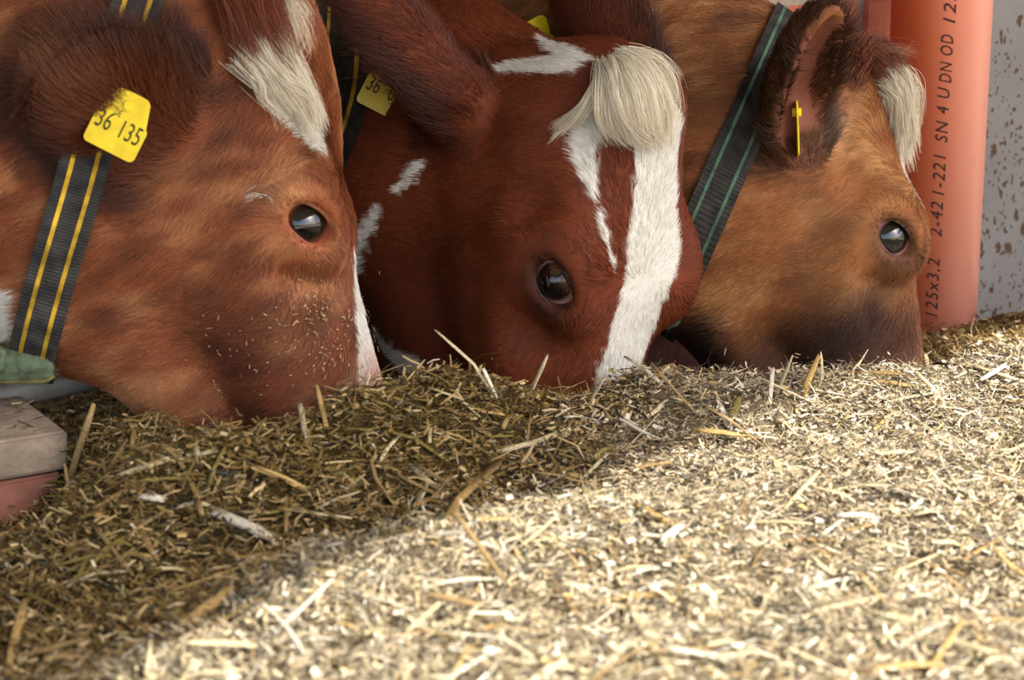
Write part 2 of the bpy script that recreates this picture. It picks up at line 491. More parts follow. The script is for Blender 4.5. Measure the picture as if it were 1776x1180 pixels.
# orange drain pipe with its printed line
PIPE = at(1620, 300, 3.21); PIPE[2] = 0
PR = 0.0625
def pipe_material():
    m = bpy.data.materials.new('weathered_orange_plastic'); m.use_nodes = True; nt = m.node_tree; b = nt.nodes['Principled BSDF']
    b.inputs['Roughness'].default_value = 0.38; b.inputs['Specular IOR Level'].default_value = 0.4
    nd = nt.nodes.new; tc = nd('ShaderNodeTexCoord')
    sep = nd('ShaderNodeSeparateXYZ'); nt.links.new(tc.outputs['Object'], sep.inputs[0])
    # bleached on the weather side, fresh orange on the side turned to the barn
    n1 = nd('ShaderNodeTexNoise'); n1.inputs['Scale'].default_value = 18; n1.inputs['Detail'].default_value = 5; nt.links.new(tc.outputs['Object'], n1.inputs['Vector'])
    ma = nd('ShaderNodeMath'); ma.operation = 'MULTIPLY_ADD'; ma.inputs[1].default_value = 0.03; nt.links.new(n1.outputs[0], ma.inputs[0]); nt.links.new(sep.outputs[0], ma.inputs[2])
    mr = nd('ShaderNodeMapRange'); mr.inputs[1].default_value = -0.055; mr.inputs[2].default_value = 0.045; nt.links.new(ma.outputs[0], mr.inputs[0])
    cr = nd('ShaderNodeValToRGB'); e = cr.color_ramp.elements
    e[0].color = srgb(226, 92, 36); e[1].color = srgb(236, 156, 134)
    x = e.new(0.45); x.color = srgb(232, 122, 82)
    nt.links.new(mr.outputs[0], cr.inputs[0])
    # grey-green dried streaks
    mp = nd('ShaderNodeMapping'); mp.inputs['Scale'].default_value = (1, 1, 0.35); nt.links.new(tc.outputs['Object'], mp.inputs[0])
    n2 = nd('ShaderNodeTexNoise'); n2.inputs['Scale'].default_value = 48; n2.inputs['Detail'].default_value = 6; n2.inputs['Roughness'].default_value = 0.65; nt.links.new(mp.outputs[0], n2.inputs['Vector'])
    m2 = nd('ShaderNodeMapRange'); m2.inputs[1].default_value = 0.62; m2.inputs[2].default_value = 0.72; m2.inputs[4].default_value = 0.6; nt.links.new(n2.outputs[0], m2.inputs[0])
    mix = nd('ShaderNodeMix'); mix.data_type = 'RGBA'; mix.inputs[7].default_value = srgb(170, 150, 120)
    nt.links.new(m2.outputs[0], mix.inputs[0]); nt.links.new(cr.outputs[0], mix.inputs[6]); nt.links.new(mix.outputs[2], b.inputs['Base Color'])
    return m
mb = MB(); mb.tube([(PIPE[0], PIPE[1], 0.0), (PIPE[0], PIPE[1], ROOF_H)], PR, 48)
pipe_root = tag(link('drain_pipe', None, loc=PIPE), 'faded orange plastic drain pipe with black printing, before the grey panel', 'pipe')
mb.build('pipe_body', pipe_material(), pipe_root, loc=PIPE, smooth=True)
mb = MB()
for z in (1.75,):
    mb.tube([(PIPE[0], PIPE[1], z), (PIPE[0], PIPE[1], z + 0.03)], PR + 0.003, 48)
mb.box((PIPE[0] + ROW[0] * 0 - NRM[0] * .10, PIPE[1] - NRM[1] * .10, 1.765), (0.012, 0.06, 0.012), RW)
mb.build('pipe_clamp', mat('zinc', srgb(150, 152, 155), 0.4, 0.5, metallic=0.8), pipe_root)

def text_mesh(body, size, shear=0.0, extrude=0.0, spacing=1.0):
    cu = bpy.data.curves.new('lettering', 'FONT'); cu.body = body; cu.size = size; cu.shear = shear; cu.extrude = extrude
    cu.space_character = spacing; cu.resolution_u = 3
    cu.align_x = 'LEFT'; cu.align_y = 'CENTER'
    o = bpy.data.objects.new('lettering', cu); C.objects.link(o)
    bpy.context.view_layer.update()
    me = bpy.data.meshes.new_from_object(o.evaluated_get(bpy.context.evaluated_depsgraph_get()))
    bpy.data.objects.remove(o); bpy.data.curves.remove(cu)
    return me
m_ink = mat('black_ink', srgb(52, 30, 26), 0.7, 0.2)
# the line reads upwards along the pipe; every word is placed where it stands
view_ang = math.atan2(CAM[1] - PIPE[1], CAM[0] - PIPE[0])
def pipe_text(body, y0, y1, px=1634.0):
    me = text_mesh(body, 0.03, 0.25, 0, 1.15)
    n = len(me.vertices); co = np.empty(n * 3, F32); me.vertices.foreach_get('co', co); co = co.reshape(-1, 3)
    za = at(px, y0, 3.15)[2]; zb = at(px, y1, 3.15)[2]
    u = (co[:, 0] - co[:, 0].min()) / (co[:, 0].max() - co[:, 0].min())
    ang = view_ang + math.asin((px - 1620) / FPX * 3.15 / PR) - co[:, 1] * 0.72 / PR
    ang = view_ang + math.asin((px - 1620) / FPX * 3.15 / PR) + (-co[:, 1]) * 0.72 / PR
    out = np.stack([PIPE[0] + (PR + .0006) * np.cos(ang), PIPE[1] + (PR + .0006) * np.sin(ang), za + u * (zb - za)], 1) - PIPE
    out[:, 2] += PIPE[2]
    me.vertices.foreach_set('co', out.astype(F32).ravel()); me.update(); me.materials.append(m_ink)
    o = link('printed_lettering', me, pipe_root, loc=PIPE); o['label'] = 'black slanted print on the pipe'
pipe_text('125x3,2', 568, 458, 1628)
pipe_text('2-42', 418, 352, 1629)
pipe_text('1-221', 340, 265, 1630)
pipe_text('SN 4 U', 243, 142, 1631)
pipe_text('DN OD', 135, 48, 1633)
pipe_text('125', 28, -32, 1635)

# kerb of brick with a concrete coping, along the row
KZ = 0.300
K0 = at(122, 738, 2.42); K0[2] = 0
m_cope = mat('coping_concrete', srgb(166, 148, 128), 0.9, 0.2, color_noise=(22, 0.62), bump=(120, 0.8))
m_kbrick = mat('kerb_brick', srgb(176, 120, 102), 0.85, 0.2, color_noise=(30, 0.75), bump=(160, 0.6))
kerb = tag(link('feed_kerb', None, loc=K0), 'low brick kerb with grey concrete coping under the necks of the cows', 'kerb')
def kerb_piece(name, a, b, z0, z1, depth, material, inset):
    mb = MB(); mb.box(K0 + ROW * (a + b) / 2 - NRM * (inset + depth / 2) + ZUP * (z0 + z1) / 2, ((b - a) / 2, depth / 2, (z1 - z0) / 2), RW)
    return mb.build(name, material, kerb, loc=K0 + ROW * (a + b) / 2, bevel=0.003)
cz = KZ - 0.039
for k, (a, b) in enumerate([(-0.62, -0.31), (-0.304, -0.003)]):
    kerb_piece('coping_block', a, b, cz, KZ, 0.16, m_cope, 0.0)
for k, (a, b) in enumerate([(-0.62, -0.255), (-0.247, -0.008)]):
    kerb_piece('brick', a, b, cz - 0.155, cz - 0.004, 0.14, m_kbrick, 0.006)
kerb_piece('mortar_bed', -0.62, -0.012, 0.0, KZ - 0.01, 0.13, m_mortar, 0.014)
# plinth of the barn wall, seen between the two further cows
PL = at(1170, 600, 3.12); PL[2] = 0
mb = MB(); mb.box(PL + ROW * 0.05 + ZUP * 0.17, (0.30, 0.06, 0.17), RW)
m_plinth = mat('plinth_render', srgb(150, 96, 82), 0.9, 0.15, color_noise=(18, 0.8), bump=(120, 0.5))
tag(mb.build('wall_plinth', m_plinth, bevel=0.006), kind='structure')

# galvanised rail under the neck of the first cow
m_galv = mat('galvanised_steel', srgb(142, 136, 128), 0.6, 0.4, metallic=0.35, color_noise=(35, 0.6))
mb = MB(); mb.tube([at(-420, 768, 2.50), at(-60, 697, 2.53), at(130, 655, 2.55), at(330, 612, 2.57)], 0.0165, 20)
tag(mb.build('feed_rail', m_galv, loc=at(-60, 697, 2.455), smooth=True), 'grey galvanised steel rail under the green buckle of the red cow', 'rail')

# ------------------------------------------------------------------ the heap of feed
CTRL = [  # picture x, y and distance of points on the heap's surface
 (-250, 985, 2.33), (0, 945, 2.37), (60, 920, 2.385), (105, 900, 2.395), (138, 830, 2.40), (162, 750, 2.41), (220, 752, 2.36), (300, 762, 2.35), (420, 744, 2.36), (520, 722, 2.37), (600, 686, 2.39), (660, 664, 2.42), (760, 652, 2.52), (880, 690, 2.57),
 (1000, 690, 2.59), (1080, 668, 2.63), (1250, 664, 2.69), (1400, 648, 2.71), (1600, 640, 2.76), (1650, 636, 2.90), (1700, 606, 3.00), (1760, 608, 3.02), (1850, 604, 3.05),
 (180, 880, 2.22), (330, 850, 2.23), (520, 850, 2.24), (700, 820, 2.32), (900, 790, 2.40), (1100, 775, 2.45), (1300, 755, 2.51), (1500, 735, 2.58), (1700, 690, 2.70),
 (-100, 1060, 2.05), (0, 1075, 2.04), (200, 1030, 2.09), (380, 970, 2.15), (560, 930, 2.19), (700, 905, 2.23), (860, 880, 2.28),
 (-100, 1150, 1.94), (100, 1135, 1.95), (300, 1085, 1.955), (420, 1012, 1.985), (600, 967, 2.00), (740, 950, 2.01), (890, 920, 2.06), (1020, 890, 2.12), (1200, 850, 2.22), (1400, 820, 2.30), (1600, 795, 2.38), (1776, 765, 2.45),
 (100, 1180, 1.87), (400, 1120, 1.84), (700, 1060, 1.87), (1000, 1030, 1.92), (1300, 1000, 1.99), (1600, 960, 2.07), (1776, 945, 2.1),
 (0, 1260, 1.76), (400, 1240, 1.70), (700, 1220, 1.69), (1000, 1200, 1.70), (1300, 1200, 1.70), (1776, 1200, 1.71)]
CP = np.array([at(*c) for c in CTRL])
CP = np.concatenate([CP, CP[5:19] + np.array([0, 0.10, -0.065])])          # the heap falls away behind the muzzles
far_ = np.array([(-1.3, 1.0, .12), (-.4, .95, .14), (.5, .95, .14), (1.4, 1.0, .14), (-1.3, 1.6, .2), (1.5, 1.8, .24), (1.5, 2.6, .28), (1.4, 3.2, .26), (0.3, 3.1, .14), (-.2, 2.9, .13), (-.6, 2.65, .12), (-1.2, 2.3, .14)])
CP = np.concatenate([CP, far_])
def tps_fit(P, z, lam=1e-6):
    n = len(P); r2 = ((P[:, None] - P[None]) ** 2).sum(-1); K = np.where(r2 > 0, 0.5 * r2 * np.log(np.maximum(r2, 1e-12)), 0) + lam * np.eye(n) * 10
    Q = np.concatenate([np.ones((n, 1)), P], 1); Am = np.block([[K, Q], [Q.T, np.zeros((3, 3))]])
    return np.linalg.solve(Am, np.concatenate([z, np.zeros(3)]))
TW = tps_fit(CP[:, :2], CP[:, 2])
def feed_z(xy, rough=True):
    xy = np.asarray(xy, float); r2 = ((xy[:, None] - CP[None, :, :2]) ** 2).sum(-1)
    K = np.where(r2 > 0, 0.5 * r2 * np.log(np.maximum(r2, 1e-12)), 0)
    z = K @ TW[:len(CP)] + TW[-3] + xy @ TW[-2:]
    if rough:
        p3 = np.concatenate([xy, np.zeros((len(xy), 1))], 1)
        z = z + 0.013 * noise(p3, 13, 3, 3) + 0.006 * noise(p3, 45, 9, 2)
    return np.clip(z, 0.012, 0.6)
gx, gy = np.meshgrid(np.linspace(-1.05, 1.25, 300), np.linspace(1.15, 3.25, 280), indexing='ij')
GXY = np.stack([gx.ravel(), gy.ravel()], 1)
GZ = np.concatenate([feed_z(c) for c in np.array_split(GXY, 20)])
edge_fall = np.minimum.reduce([sstep(-1.05, -.9, GXY[:, 0]), sstep(1.25, 1.1, GXY[:, 0]), sstep(1.15, 1.45, GXY[:, 1]), sstep(3.25, 3.17, GXY[:, 1])])
GZ = GZ * edge_fall
GRID_Z = GZ.reshape(300, 280)
def feed_fast(x, y):
    u = np.clip((np.asarray(x) + 1.05) / 2.30 * 299, 0, 298.99); v = np.clip((np.asarray(y) - 1.15) / 2.10 * 279, 0, 278.99)
    i = u.astype(int); j = v.astype(int); a = u - i; b = v - j
    return GRID_Z[i, j] * (1 - a) * (1 - b) + GRID_Z[i + 1, j] * a * (1 - b) + GRID_Z[i, j + 1] * (1 - a) * b + GRID_Z[i + 1, j + 1] * a * b
def on_feed(px, py, lift=0.0):
    D = np.linspace(1.55, 3.3, 700); d = FWD + (px - 888.0) / FPX * RGT + (590.0 - py) / FPX * UPV
    p = CAM + D[:, None] * d
    h = p[:, 2] - feed_fast(p[:, 0], p[:, 1]) - lift
    k = np.argmax(h < 0) if (h < 0).any() else len(D) - 1
    return p[k]
gi = np.arange(300 * 280).reshape(300, 280)
GQ = np.stack([gi[:-1, :-1], gi[1:, :-1], gi[1:, 1:], gi[:-1, 1:]], -1).reshape(-1, 4)
gp3 = np.column_stack([GXY, GZ])
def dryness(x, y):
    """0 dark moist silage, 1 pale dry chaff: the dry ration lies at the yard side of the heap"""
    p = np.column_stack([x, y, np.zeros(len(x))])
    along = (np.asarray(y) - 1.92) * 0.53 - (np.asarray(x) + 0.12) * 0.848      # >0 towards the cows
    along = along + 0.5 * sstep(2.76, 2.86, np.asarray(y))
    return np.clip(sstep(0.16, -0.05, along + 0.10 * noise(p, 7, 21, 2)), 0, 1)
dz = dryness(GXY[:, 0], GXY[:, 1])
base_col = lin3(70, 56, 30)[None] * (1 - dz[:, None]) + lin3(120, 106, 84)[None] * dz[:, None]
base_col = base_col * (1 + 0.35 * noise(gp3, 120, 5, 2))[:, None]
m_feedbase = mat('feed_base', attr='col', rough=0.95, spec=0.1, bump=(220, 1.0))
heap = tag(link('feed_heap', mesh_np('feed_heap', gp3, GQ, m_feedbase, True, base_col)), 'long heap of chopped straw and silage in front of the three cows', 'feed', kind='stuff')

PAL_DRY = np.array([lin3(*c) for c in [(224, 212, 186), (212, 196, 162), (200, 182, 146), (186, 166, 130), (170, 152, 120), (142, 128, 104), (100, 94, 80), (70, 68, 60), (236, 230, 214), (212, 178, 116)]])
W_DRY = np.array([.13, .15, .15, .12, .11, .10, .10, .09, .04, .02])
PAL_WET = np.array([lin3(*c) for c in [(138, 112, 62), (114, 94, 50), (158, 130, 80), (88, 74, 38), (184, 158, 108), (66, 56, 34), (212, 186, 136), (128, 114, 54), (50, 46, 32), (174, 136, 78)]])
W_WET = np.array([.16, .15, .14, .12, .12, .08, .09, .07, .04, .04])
def bits(n, kind, seed):
    """n chopped pieces as one mesh: strips bent once or twice, lying every way on the heap"""
    g = np.random.default_rng(seed)
    D = np.sqrt(g.uniform(1.55 ** 2, 3.36 ** 2, n)); px = g.uniform(-230, 2150, n)
    x = (px - 888) / FPX * D; y = D * 0.925 + g.normal(0, 0.02, n)
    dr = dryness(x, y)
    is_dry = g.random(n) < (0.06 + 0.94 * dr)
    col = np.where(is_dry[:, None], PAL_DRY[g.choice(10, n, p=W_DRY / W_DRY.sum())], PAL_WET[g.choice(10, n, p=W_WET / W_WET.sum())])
    if kind == 'strip':
        L = (g.lognormal(math.log(0.0125), 0.6, n) * np.where(is_dry, .72, 1.0)).clip(.0035, .055); w = g.uniform(0.0009, 0.0032, n) * np.where(is_dry, .72, 1.05); seg = 2
    elif kind == 'fibre':
        L = g.lognormal(math.log(0.022), 0.45, n).clip(.01, .06); w = g.uniform(0.0004, 0.0008, n); seg = 3
        col = col * g.uniform(.45, .9, n)[:, None]
    else:
        L = g.uniform(0.0035, 0.0085, n); w = L * g.uniform(.35, .75, n); seg = 1
        col = col * g.uniform(.9, 1.15, n)[:, None]
    col = col * g.uniform(.75, 1.2, n)[:, None]
    yaw = g.uniform(0, 2 * math.pi, n); tilt = g.normal(0, 0.30, n) * np.where(kind == 'fibre', 1.2, 1.0)
    t = np.stack([np.cos(yaw) * np.cos(tilt), np.sin(yaw) * np.cos(tilt), np.sin(tilt)], 1)
    s_ = np.stack([-np.sin(yaw), np.cos(yaw), np.zeros(n)], 1)
    roll = g.normal(0, 0.55, n); nrm = np.cross(t, s_)
    sd_ = s_ * np.cos(roll)[:, None] + nrm * np.sin(roll)[:, None]; nr = np.cross(t, sd_)
    z = feed_fast(x, y) + g.exponential(0.0035, n) - 0.001
    c = np.stack([x, y, z], 1)
    bend = g.normal(0, 0.22 if kind != 'fibre' else .4, n); bend2 = g.normal(0, 0.10 if kind != 'fibre' else .35, n)
    rows = []
    for k in range(seg + 1):
        u = k / seg * 2 - 1
        p = c + t * (L / 2 * u)[:, None] + nr * (L * 0.5 * bend * (1 - u * u))[:, None] + s_ * (L * 0.5 * bend2 * (1 - u * u))[:, None]
        ww = w * (1.0 if abs(u) < .99 else 0.7)
        rows += [p - sd_ * (ww / 2)[:, None], p + sd_ * (ww / 2)[:, None]]
    V = np.stack(rows, 1); m = V.shape[1]
    fq = np.concatenate([np.array([[2 * k, 2 * k + 1, 2 * k + 3, 2 * k + 2]]) for k in range(seg)])
    Fq = (np.arange(n)[:, None, None] * m + fq[None]).reshape(-1, 4)
    return V.reshape(-1, 3), Fq, np.repeat(col, m, 0)
m_bits = mat('chopped_feed', attr='col', rough=0.55, spec=0.35)
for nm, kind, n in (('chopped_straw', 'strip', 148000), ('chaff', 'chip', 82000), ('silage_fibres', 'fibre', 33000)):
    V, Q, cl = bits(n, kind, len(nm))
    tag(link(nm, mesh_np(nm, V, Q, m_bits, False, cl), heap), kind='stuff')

# litter of feed on the top of the kerb
gk = np.random.default_rng(77); nk = 420
ka = gk.uniform(-.45, -.01, nk); kb = np.clip(gk.normal(.11, .05, nk), .03, .158)
V, Q, cl = [], [], []
for a, b in zip(ka, kb):
    p = K0 + ROW * a - NRM * b + ZUP * (KZ + gk.uniform(.0005, .004)); ya = gk.uniform(0, 6.3); t = np.array([math.cos(ya), math.sin(ya), gk.normal(0, .15)]); sd2 = np.array([-t[1], t[0], gk.normal(0, .3)])
    L_, w_ = gk.uniform(.003, .012), gk.uniform(.0005, .0013); k = len(V)
    V += [p - t * L_ - sd2 * w_, p - t * L_ + sd2 * w_, p + t * L_ + sd2 * w_, p + t * L_ - sd2 * w_]; Q.append([k, k + 1, k + 2, k + 3]); cl += [PAL_WET[gk.integers(0, 10)] * gk.uniform(.6, 1.3)] * 4
tag(link('straw_litter', mesh_np('straw_litter', np.array(V), np.array(Q), m_bits, False, np.array(cl)), heap), kind='stuff')

# ------------------------------------------------------------------ cows
def surf(c, pts):
    """where the lines of sight through picture points meet (or pass closest to) a cow's skin"""
    pts = np.asarray(pts, float); n = len(pts); D = np.linspace(2.0, 3.5, 300)
    d = FWD[None] + ((pts[:, 0] - 888) / FPX)[:, None] * RGT + ((590 - pts[:, 1]) / FPX)[:, None] * UPV
    p = CAM + D[None, :, None] * d[:, None, :]
    v = c.f(p.reshape(-1, 3).astype(F32)).reshape(n, -1)
    k = np.where((v < 0).any(1), np.argmax(v < 0, 1), np.argmin(v, 1))
    out = p[np.arange(n), k]
    g = grad(c.f, out.astype(F32)); g /= np.linalg.norm(g, axis=1)[:, None] + 1e-9
    out = out - g * np.clip(c.f(out.astype(F32)), -.02, 0.02)[:, None]
    return out, g

def capsule_dist(P, pts, rad):
    """distance of points to a stroke of varying radius, negative inside"""
    d = np.full(len(P), 9.0, F32)
    for i in range(len(pts) - 1):
        d = np.minimum(d, d_cone(P, pts[i], pts[i + 1], rad[i], rad[i + 1]))
    return d

def px_stroke(c, lst):
    pts, _ = surf(c, [(a[0], a[1]) for a in lst]); return pts, [a[2] for a in lst]
def loc_stroke(c, lst):
    return [c.W(*a[:3]) for a in lst], [a[3] for a in lst]

def mixc(a, b, t): return a * (1 - t)[:, None] + b * t[:, None]

def coat_color(c, P, seed=0):
    """colour of the hair growing at points P (world)"""
    P = P.astype(F32); q = ((P - c.o) @ c.R) / c.s
    st = noise(np.column_stack([q[:, 0] * 60, q[:, 1] * 60, q[:, 2] * 20]), 1.0, 11 + seed, 2)
    blot = noise(q, 13, 31 + seed, 2); bl2 = noise(np.column_stack([q[:, 0] * 34, q[:, 1] * 34, q[:, 2] * 16]), 1.0, 61 + seed, 2)
    t = c.tone
    col = np.tile(t['mid'], (len(P), 1))
    amp = c.streak  # streaks and blotches: hair colour with the clumps' shading painted in
    col = mixc(col, t['light'], np.clip((blot * .7 + st * .6 + bl2 * .5) * amp + c.light_bias, 0, 1) * .85)
    col = mixc(col, t['dark'], np.clip((-blot * .6 - st * .5 + bl2 * .7) * amp + c.dark_bias, 0, 1) * .8)
    for (pts, rad, rgb, soft, amt) in c.tints:
        d = capsule_dist(P, pts, rad)
        col = mixc(col, rgb, amt * sstep(soft, -soft, d + soft * .5 * blot))
    for (pts, rad) in c.white:
        d = capsule_dist(P, pts, rad) + 0.0035 * noise(P, 130, 5, 2) + 0.002 * noise(P, 420, 8)
        col = mixc(col, c.white_rgb, sstep(0.0012, -0.0012, d))
    for (pts, rad) in c.brown:
        d = capsule_dist(P, pts, rad) + 0.004 * noise(P, 130, 15, 2)
        col = mixc(col, t['mid'] * .9, sstep(0.0012, -0.0012, d))
    for (pts, rad, rgb, soft, amt) in c.post:
        col = mixc(col, rgb, amt * sstep(soft, -soft, capsule_dist(P, pts, rad)))
    return col.astype(F32)

m_coat = mat('cow_hair', attr='col', rough=0.42, spec=0.35)
m_skin = mat('cow_skin', attr='col', rough=0.7, spec=0.2)

def curves_object(name, P, R0, col, material, parent, tipscale=.25):
    """P: (n,k,3) strand points, R0 root radius (n,), col (n,3)"""
    n, k = P.shape[:2]
    hc = bpy.data.hair_curves.new(name)
    hc.add_curves([k] * n)
    off = np.array(parent.location, F32)
    hc.attributes['position'].data.foreach_set('vector', (P - off).astype(F32).ravel())
    ra = hc.attributes.get('radius') or hc.attributes.new('radius', 'FLOAT', 'POINT')
    prof = np.linspace(1, tipscale, k)
    ra.data.foreach_set('value', (R0[:, None] * prof[None]).astype(F32).ravel())
    ca = hc.attributes.new('col', 'FLOAT_COLOR', 'CURVE')
    cc = np.ones((n, 4), F32); cc[:, :3] = col
    ca.data.foreach_set('color', cc.ravel())
    hc.materials.append(material)
    o = bpy.data.objects.new(name, hc); C.objects.link(o); o.parent = parent
    return o

def vert_normals(V, Q):
    n = np.cross(V[Q[:, 2]] - V[Q[:, 0]], V[Q[:, 3]] - V[Q[:, 1]])
    N = np.zeros_like(V)
    for k in range(4): np.add.at(N, Q[:, k], n)
    return N / (np.linalg.norm(N, axis=1)[:, None] + 1e-12), np.linalg.norm(n, axis=1) * .5

def grow_coat(c, V, Q, n, seed):
    g = np.random.default_rng(seed)
    N, area = vert_normals(V, Q)
    cen = V[Q].mean(1); fn = N[Q].mean(1)
    px, py, D = to_px(cen)
    facing = -((cen - CAM) * fn).sum(1) / np.linalg.norm(cen - CAM, axis=1)
    dens = np.where(facing > -.25, 1.0, 0.12)
    dens *= np.where((px > -120) & (px < 1900) & (py > -120) & (py < 860), 1.0, 0.05)
    under = cen[:, 2] < feed_fast(cen[:, 0], cen[:, 1]) - 0.03
    dens[under] = 0
    # sparser on hidden stretches of neck far behind
    dens *= np.where(D > 3.15, .5, 1.0)
    w = area * dens; w /= w.sum()
    fi = g.choice(len(Q), n, p=w)
    a, b = g.random(n)[:, None], g.random(n)[:, None]
    q = Q[fi]
    lerp = lambda X: (X[q[:, 0]] * (1 - a) + X[q[:, 1]] * a) * (1 - b) + (X[q[:, 3]] * (1 - a) + X[q[:, 2]] * a) * b
    P = lerp(V); Nn = lerp(N); Nn /= np.linalg.norm(Nn, axis=1)[:, None]
    L = ((P - c.o) @ c.R) / c.s; nl = Nn @ c.R
    # lie of the coat: back over the cheeks and along the neck, down the nose, up to the poll above the whorl
    wz = sstep(.35, .85, nl[:, 2]) * sstep(-.02, .05, L[:, 0])
    side = np.tile(np.array([0.25, 0, -1.0]), (n, 1))
    front = np.stack([np.tanh((L[:, 0] - c.whorl) / .035), L[:, 1] * 9 + .25 * noise(P, 30, 55), np.zeros(n)], 1)
    fl = side * (1 - wz)[:, None] + front * wz[:, None]
    # short hair round the eye lies outwards from it
    m = L.copy(); m[:, 1] = np.abs(m[:, 1])
    ex = m - np.array([EYE[0], abs(EYE[1]), EYE[2]]); ed = np.linalg.norm(ex, axis=1)
    we = sstep(.06, .03, ed)
    rad_ = np.stack([ex[:, 0], np.zeros(n), ex[:, 2]], 1) / (ed[:, None] + 1e-6)
    fl = fl * (1 - we)[:, None] + rad_ * we[:, None]
    fl = fl @ c.R.T
    length = c.hair_len * (1 + .35 * noise(P, 18, 71)) * g.uniform(.7, 1.2, n)
    length *= 1 - .62 * sstep(.046, .032, ed)
    length *= np.where(L[:, 0] > .30, .72, 1.0)
    lift = 0.16 + .10 * noise(P, 30, 77) + g.normal(0, .05, n)
    earw = np.zeros(n); rimw = np.zeros(n); bare = None
    for e in c.ears:
        ax = e['tip'] - e['base']; Le = np.linalg.norm(ax); ax = ax / Le
        rel = P - e['base']; t = rel @ ax
        rr = np.linalg.norm(rel - t[:, None] * ax, axis=1)
        we2 = sstep(.0, .03, t) * sstep(e['w'] * 1.5, e['w'] * 1.1, rr) * (t < Le * 1.15)
        o = unit(e['open'] - ax * (ax @ e['open'])); bdir = np.cross(o, ax)
        lat = rel @ bdir
        fdir = ax[None] * .8 + bdir[None] * (lat / e['w'])[:, None] * .9 - o[None] * 0.0
        fl = fl * (1 - we2)[:, None] + fdir * we2[:, None]
        rim = sstep(.55, .95, np.abs(lat) / (e['w'] * np.sqrt(np.clip(1 - ((t / Le - .53) / .55) ** 2, .05, 1))))
        length = length * (1 + we2 * (e.get('fur', .6) + rim * e.get('fringe', 1.0)))
        lift = lift + we2 * .12
        earw = np.maximum(earw, we2); rimw = np.maximum(rimw, we2 * rim)
        hollow = (we2 > .3) & ((Nn @ o) > .25) & (lat < e['w'] * .66) & (lat > -e['w'] * (.55 if c is Cc else .25)) & (t > Le * .22)
        length = np.where(hollow, length * .2, length); bare = hollow if bare is None else (bare | hollow)
    # wandering lie: swirls and parted clumps
    k1 = noise(P, c.swirl, 91, 2) * c.swirl_amt
    tang = fl - (fl * Nn).sum(1)[:, None] * Nn; tang /= np.linalg.norm(tang, axis=1)[:, None] + 1e-6
    bt = np.cross(Nn, tang)
    ang = k1 + g.normal(0, .13, n)
    tang = tang * np.cos(ang)[:, None] + bt * np.sin(ang)[:, None]
    lift = np.clip(lift, .04, .6)
    d0 = tang * np.cos(lift + .25)[:, None] + Nn * np.sin(lift + .25)[:, None]
    d1 = tang * np.cos(lift)[:, None] + Nn * np.sin(lift)[:, None]
    d2 = tang * np.cos(lift * .4)[:, None] + Nn * np.sin(lift * .4)[:, None]
    l = (length / 3)[:, None]
    P0 = P - Nn * .0008
    P1 = P0 + d0 * l; P2 = P1 + d1 * l; P3 = P2 + d2 * l
    S = np.stack([P0, P1, P2, P3], 1)
    col = coat_color(c, P, c.seed)
    col = mixc(col, c.ear_rgb.astype(F32), earw * .75)
    col = mixc(col, lin3(44, 28, 22).astype(F32), rimw * .6)
    col[bare] = c.hollow_rgb
    dist_white = col.mean(1) > .35
    col = col * g.uniform(.72, 1.25, n)[:, None]
    R0 = np.where(dist_white, .00030, .00034) * g.uniform(.8, 1.2, n)
    return S, R0, np.clip(col, 0, .9)

def lock_strands(c, guides, n, seed, root_spread, tip_spread, wave=0.0, freq=3.0, k=9):
    """long hair: strands blended between guide lines (each a list of world points)"""
    g = np.random.default_rng(seed)
    t = np.linspace(0, 1, k)
    G = []
    for gd in guides:
        gd = np.asarray(gd, float); seg = np.r_[0, np.cumsum(np.linalg.norm(np.diff(gd, axis=0), axis=1))]; seg /= seg[-1]
        # smooth resampling
        tt = np.linspace(0, 1, 40); pl = np.stack([np.interp(tt, seg, gd[:, a]) for a in range(3)], 1)
        for _ in range(10): pl[1:-1] = (pl[:-2] + pl[2:] + 2 * pl[1:-1]) / 4
        G.append(np.stack([np.interp(t, tt, pl[:, a]) for a in range(3)], 1))
    G = np.array(G); m = len(G)
    nc = max(4, n // 28)                                       # strands gather into small locks
    cid = g.integers(0, nc, n); cu = g.uniform(0, m - 1, nc) if m > 1 else np.zeros(nc)
    u = np.clip(cu[cid] + g.normal(0, .10, n), 0, max(0, m - 1 - 1e-6))
    i = np.minimum(u.astype(int), max(0, m - 2)); f = (u - i)[:, None, None]
    S = G[i] * (1 - f) + (G[np.minimum(i + 1, m - 1)] * f)
    off = g.normal(0, 1, (nc, 3))[cid] * 1.15 + g.normal(0, 1, (n, 3)) * .5
    tipo = g.normal(0, 1, (nc, 3))[cid] * 1.1 + g.normal(0, 1, (n, 3)) * .35
    S = S + off[:, None, :] * (root_spread * (1 - .4 * t))[None, :, None] + tipo[:, None, :] * (tip_spread * t ** 1.5)[None, :, None]
    if wave:
        ph = (g.uniform(0, 2 * math.pi, nc))[cid] + g.normal(0, .35, n)
        wv = np.sin(ph[:, None] + t[None] * freq * 2 * math.pi) * wave * t[None]
        dirv = g.normal(0, 1, (nc, 3))[cid] * .55 + np.array(UPV) * .4
        S = S + wv[:, :, None] * dirv[:, None, :]
    ln = g.uniform(.72, 1.0, n) * (g.uniform(.82, 1.0, nc))[cid]   # uneven ends
    x = t[None] * ln[:, None] * (k - 1); a = np.minimum(x.astype(int), k - 2); fr = (x - a)[:, :, None]
    r = np.arange(n)[:, None]
    return S[r, a] * (1 - fr) + S[r, a + 1] * fr

def gl(c, pts):
    """guide line from (x, y, height above the skin)"""
    p, nn = surf(c, [(a[0], a[1]) for a in pts])
    v = p - CAM; v /= np.linalg.norm(v, axis=1)[:, None]
    return p - v * np.array([a[2] for a in pts])[:, None] * 1.15

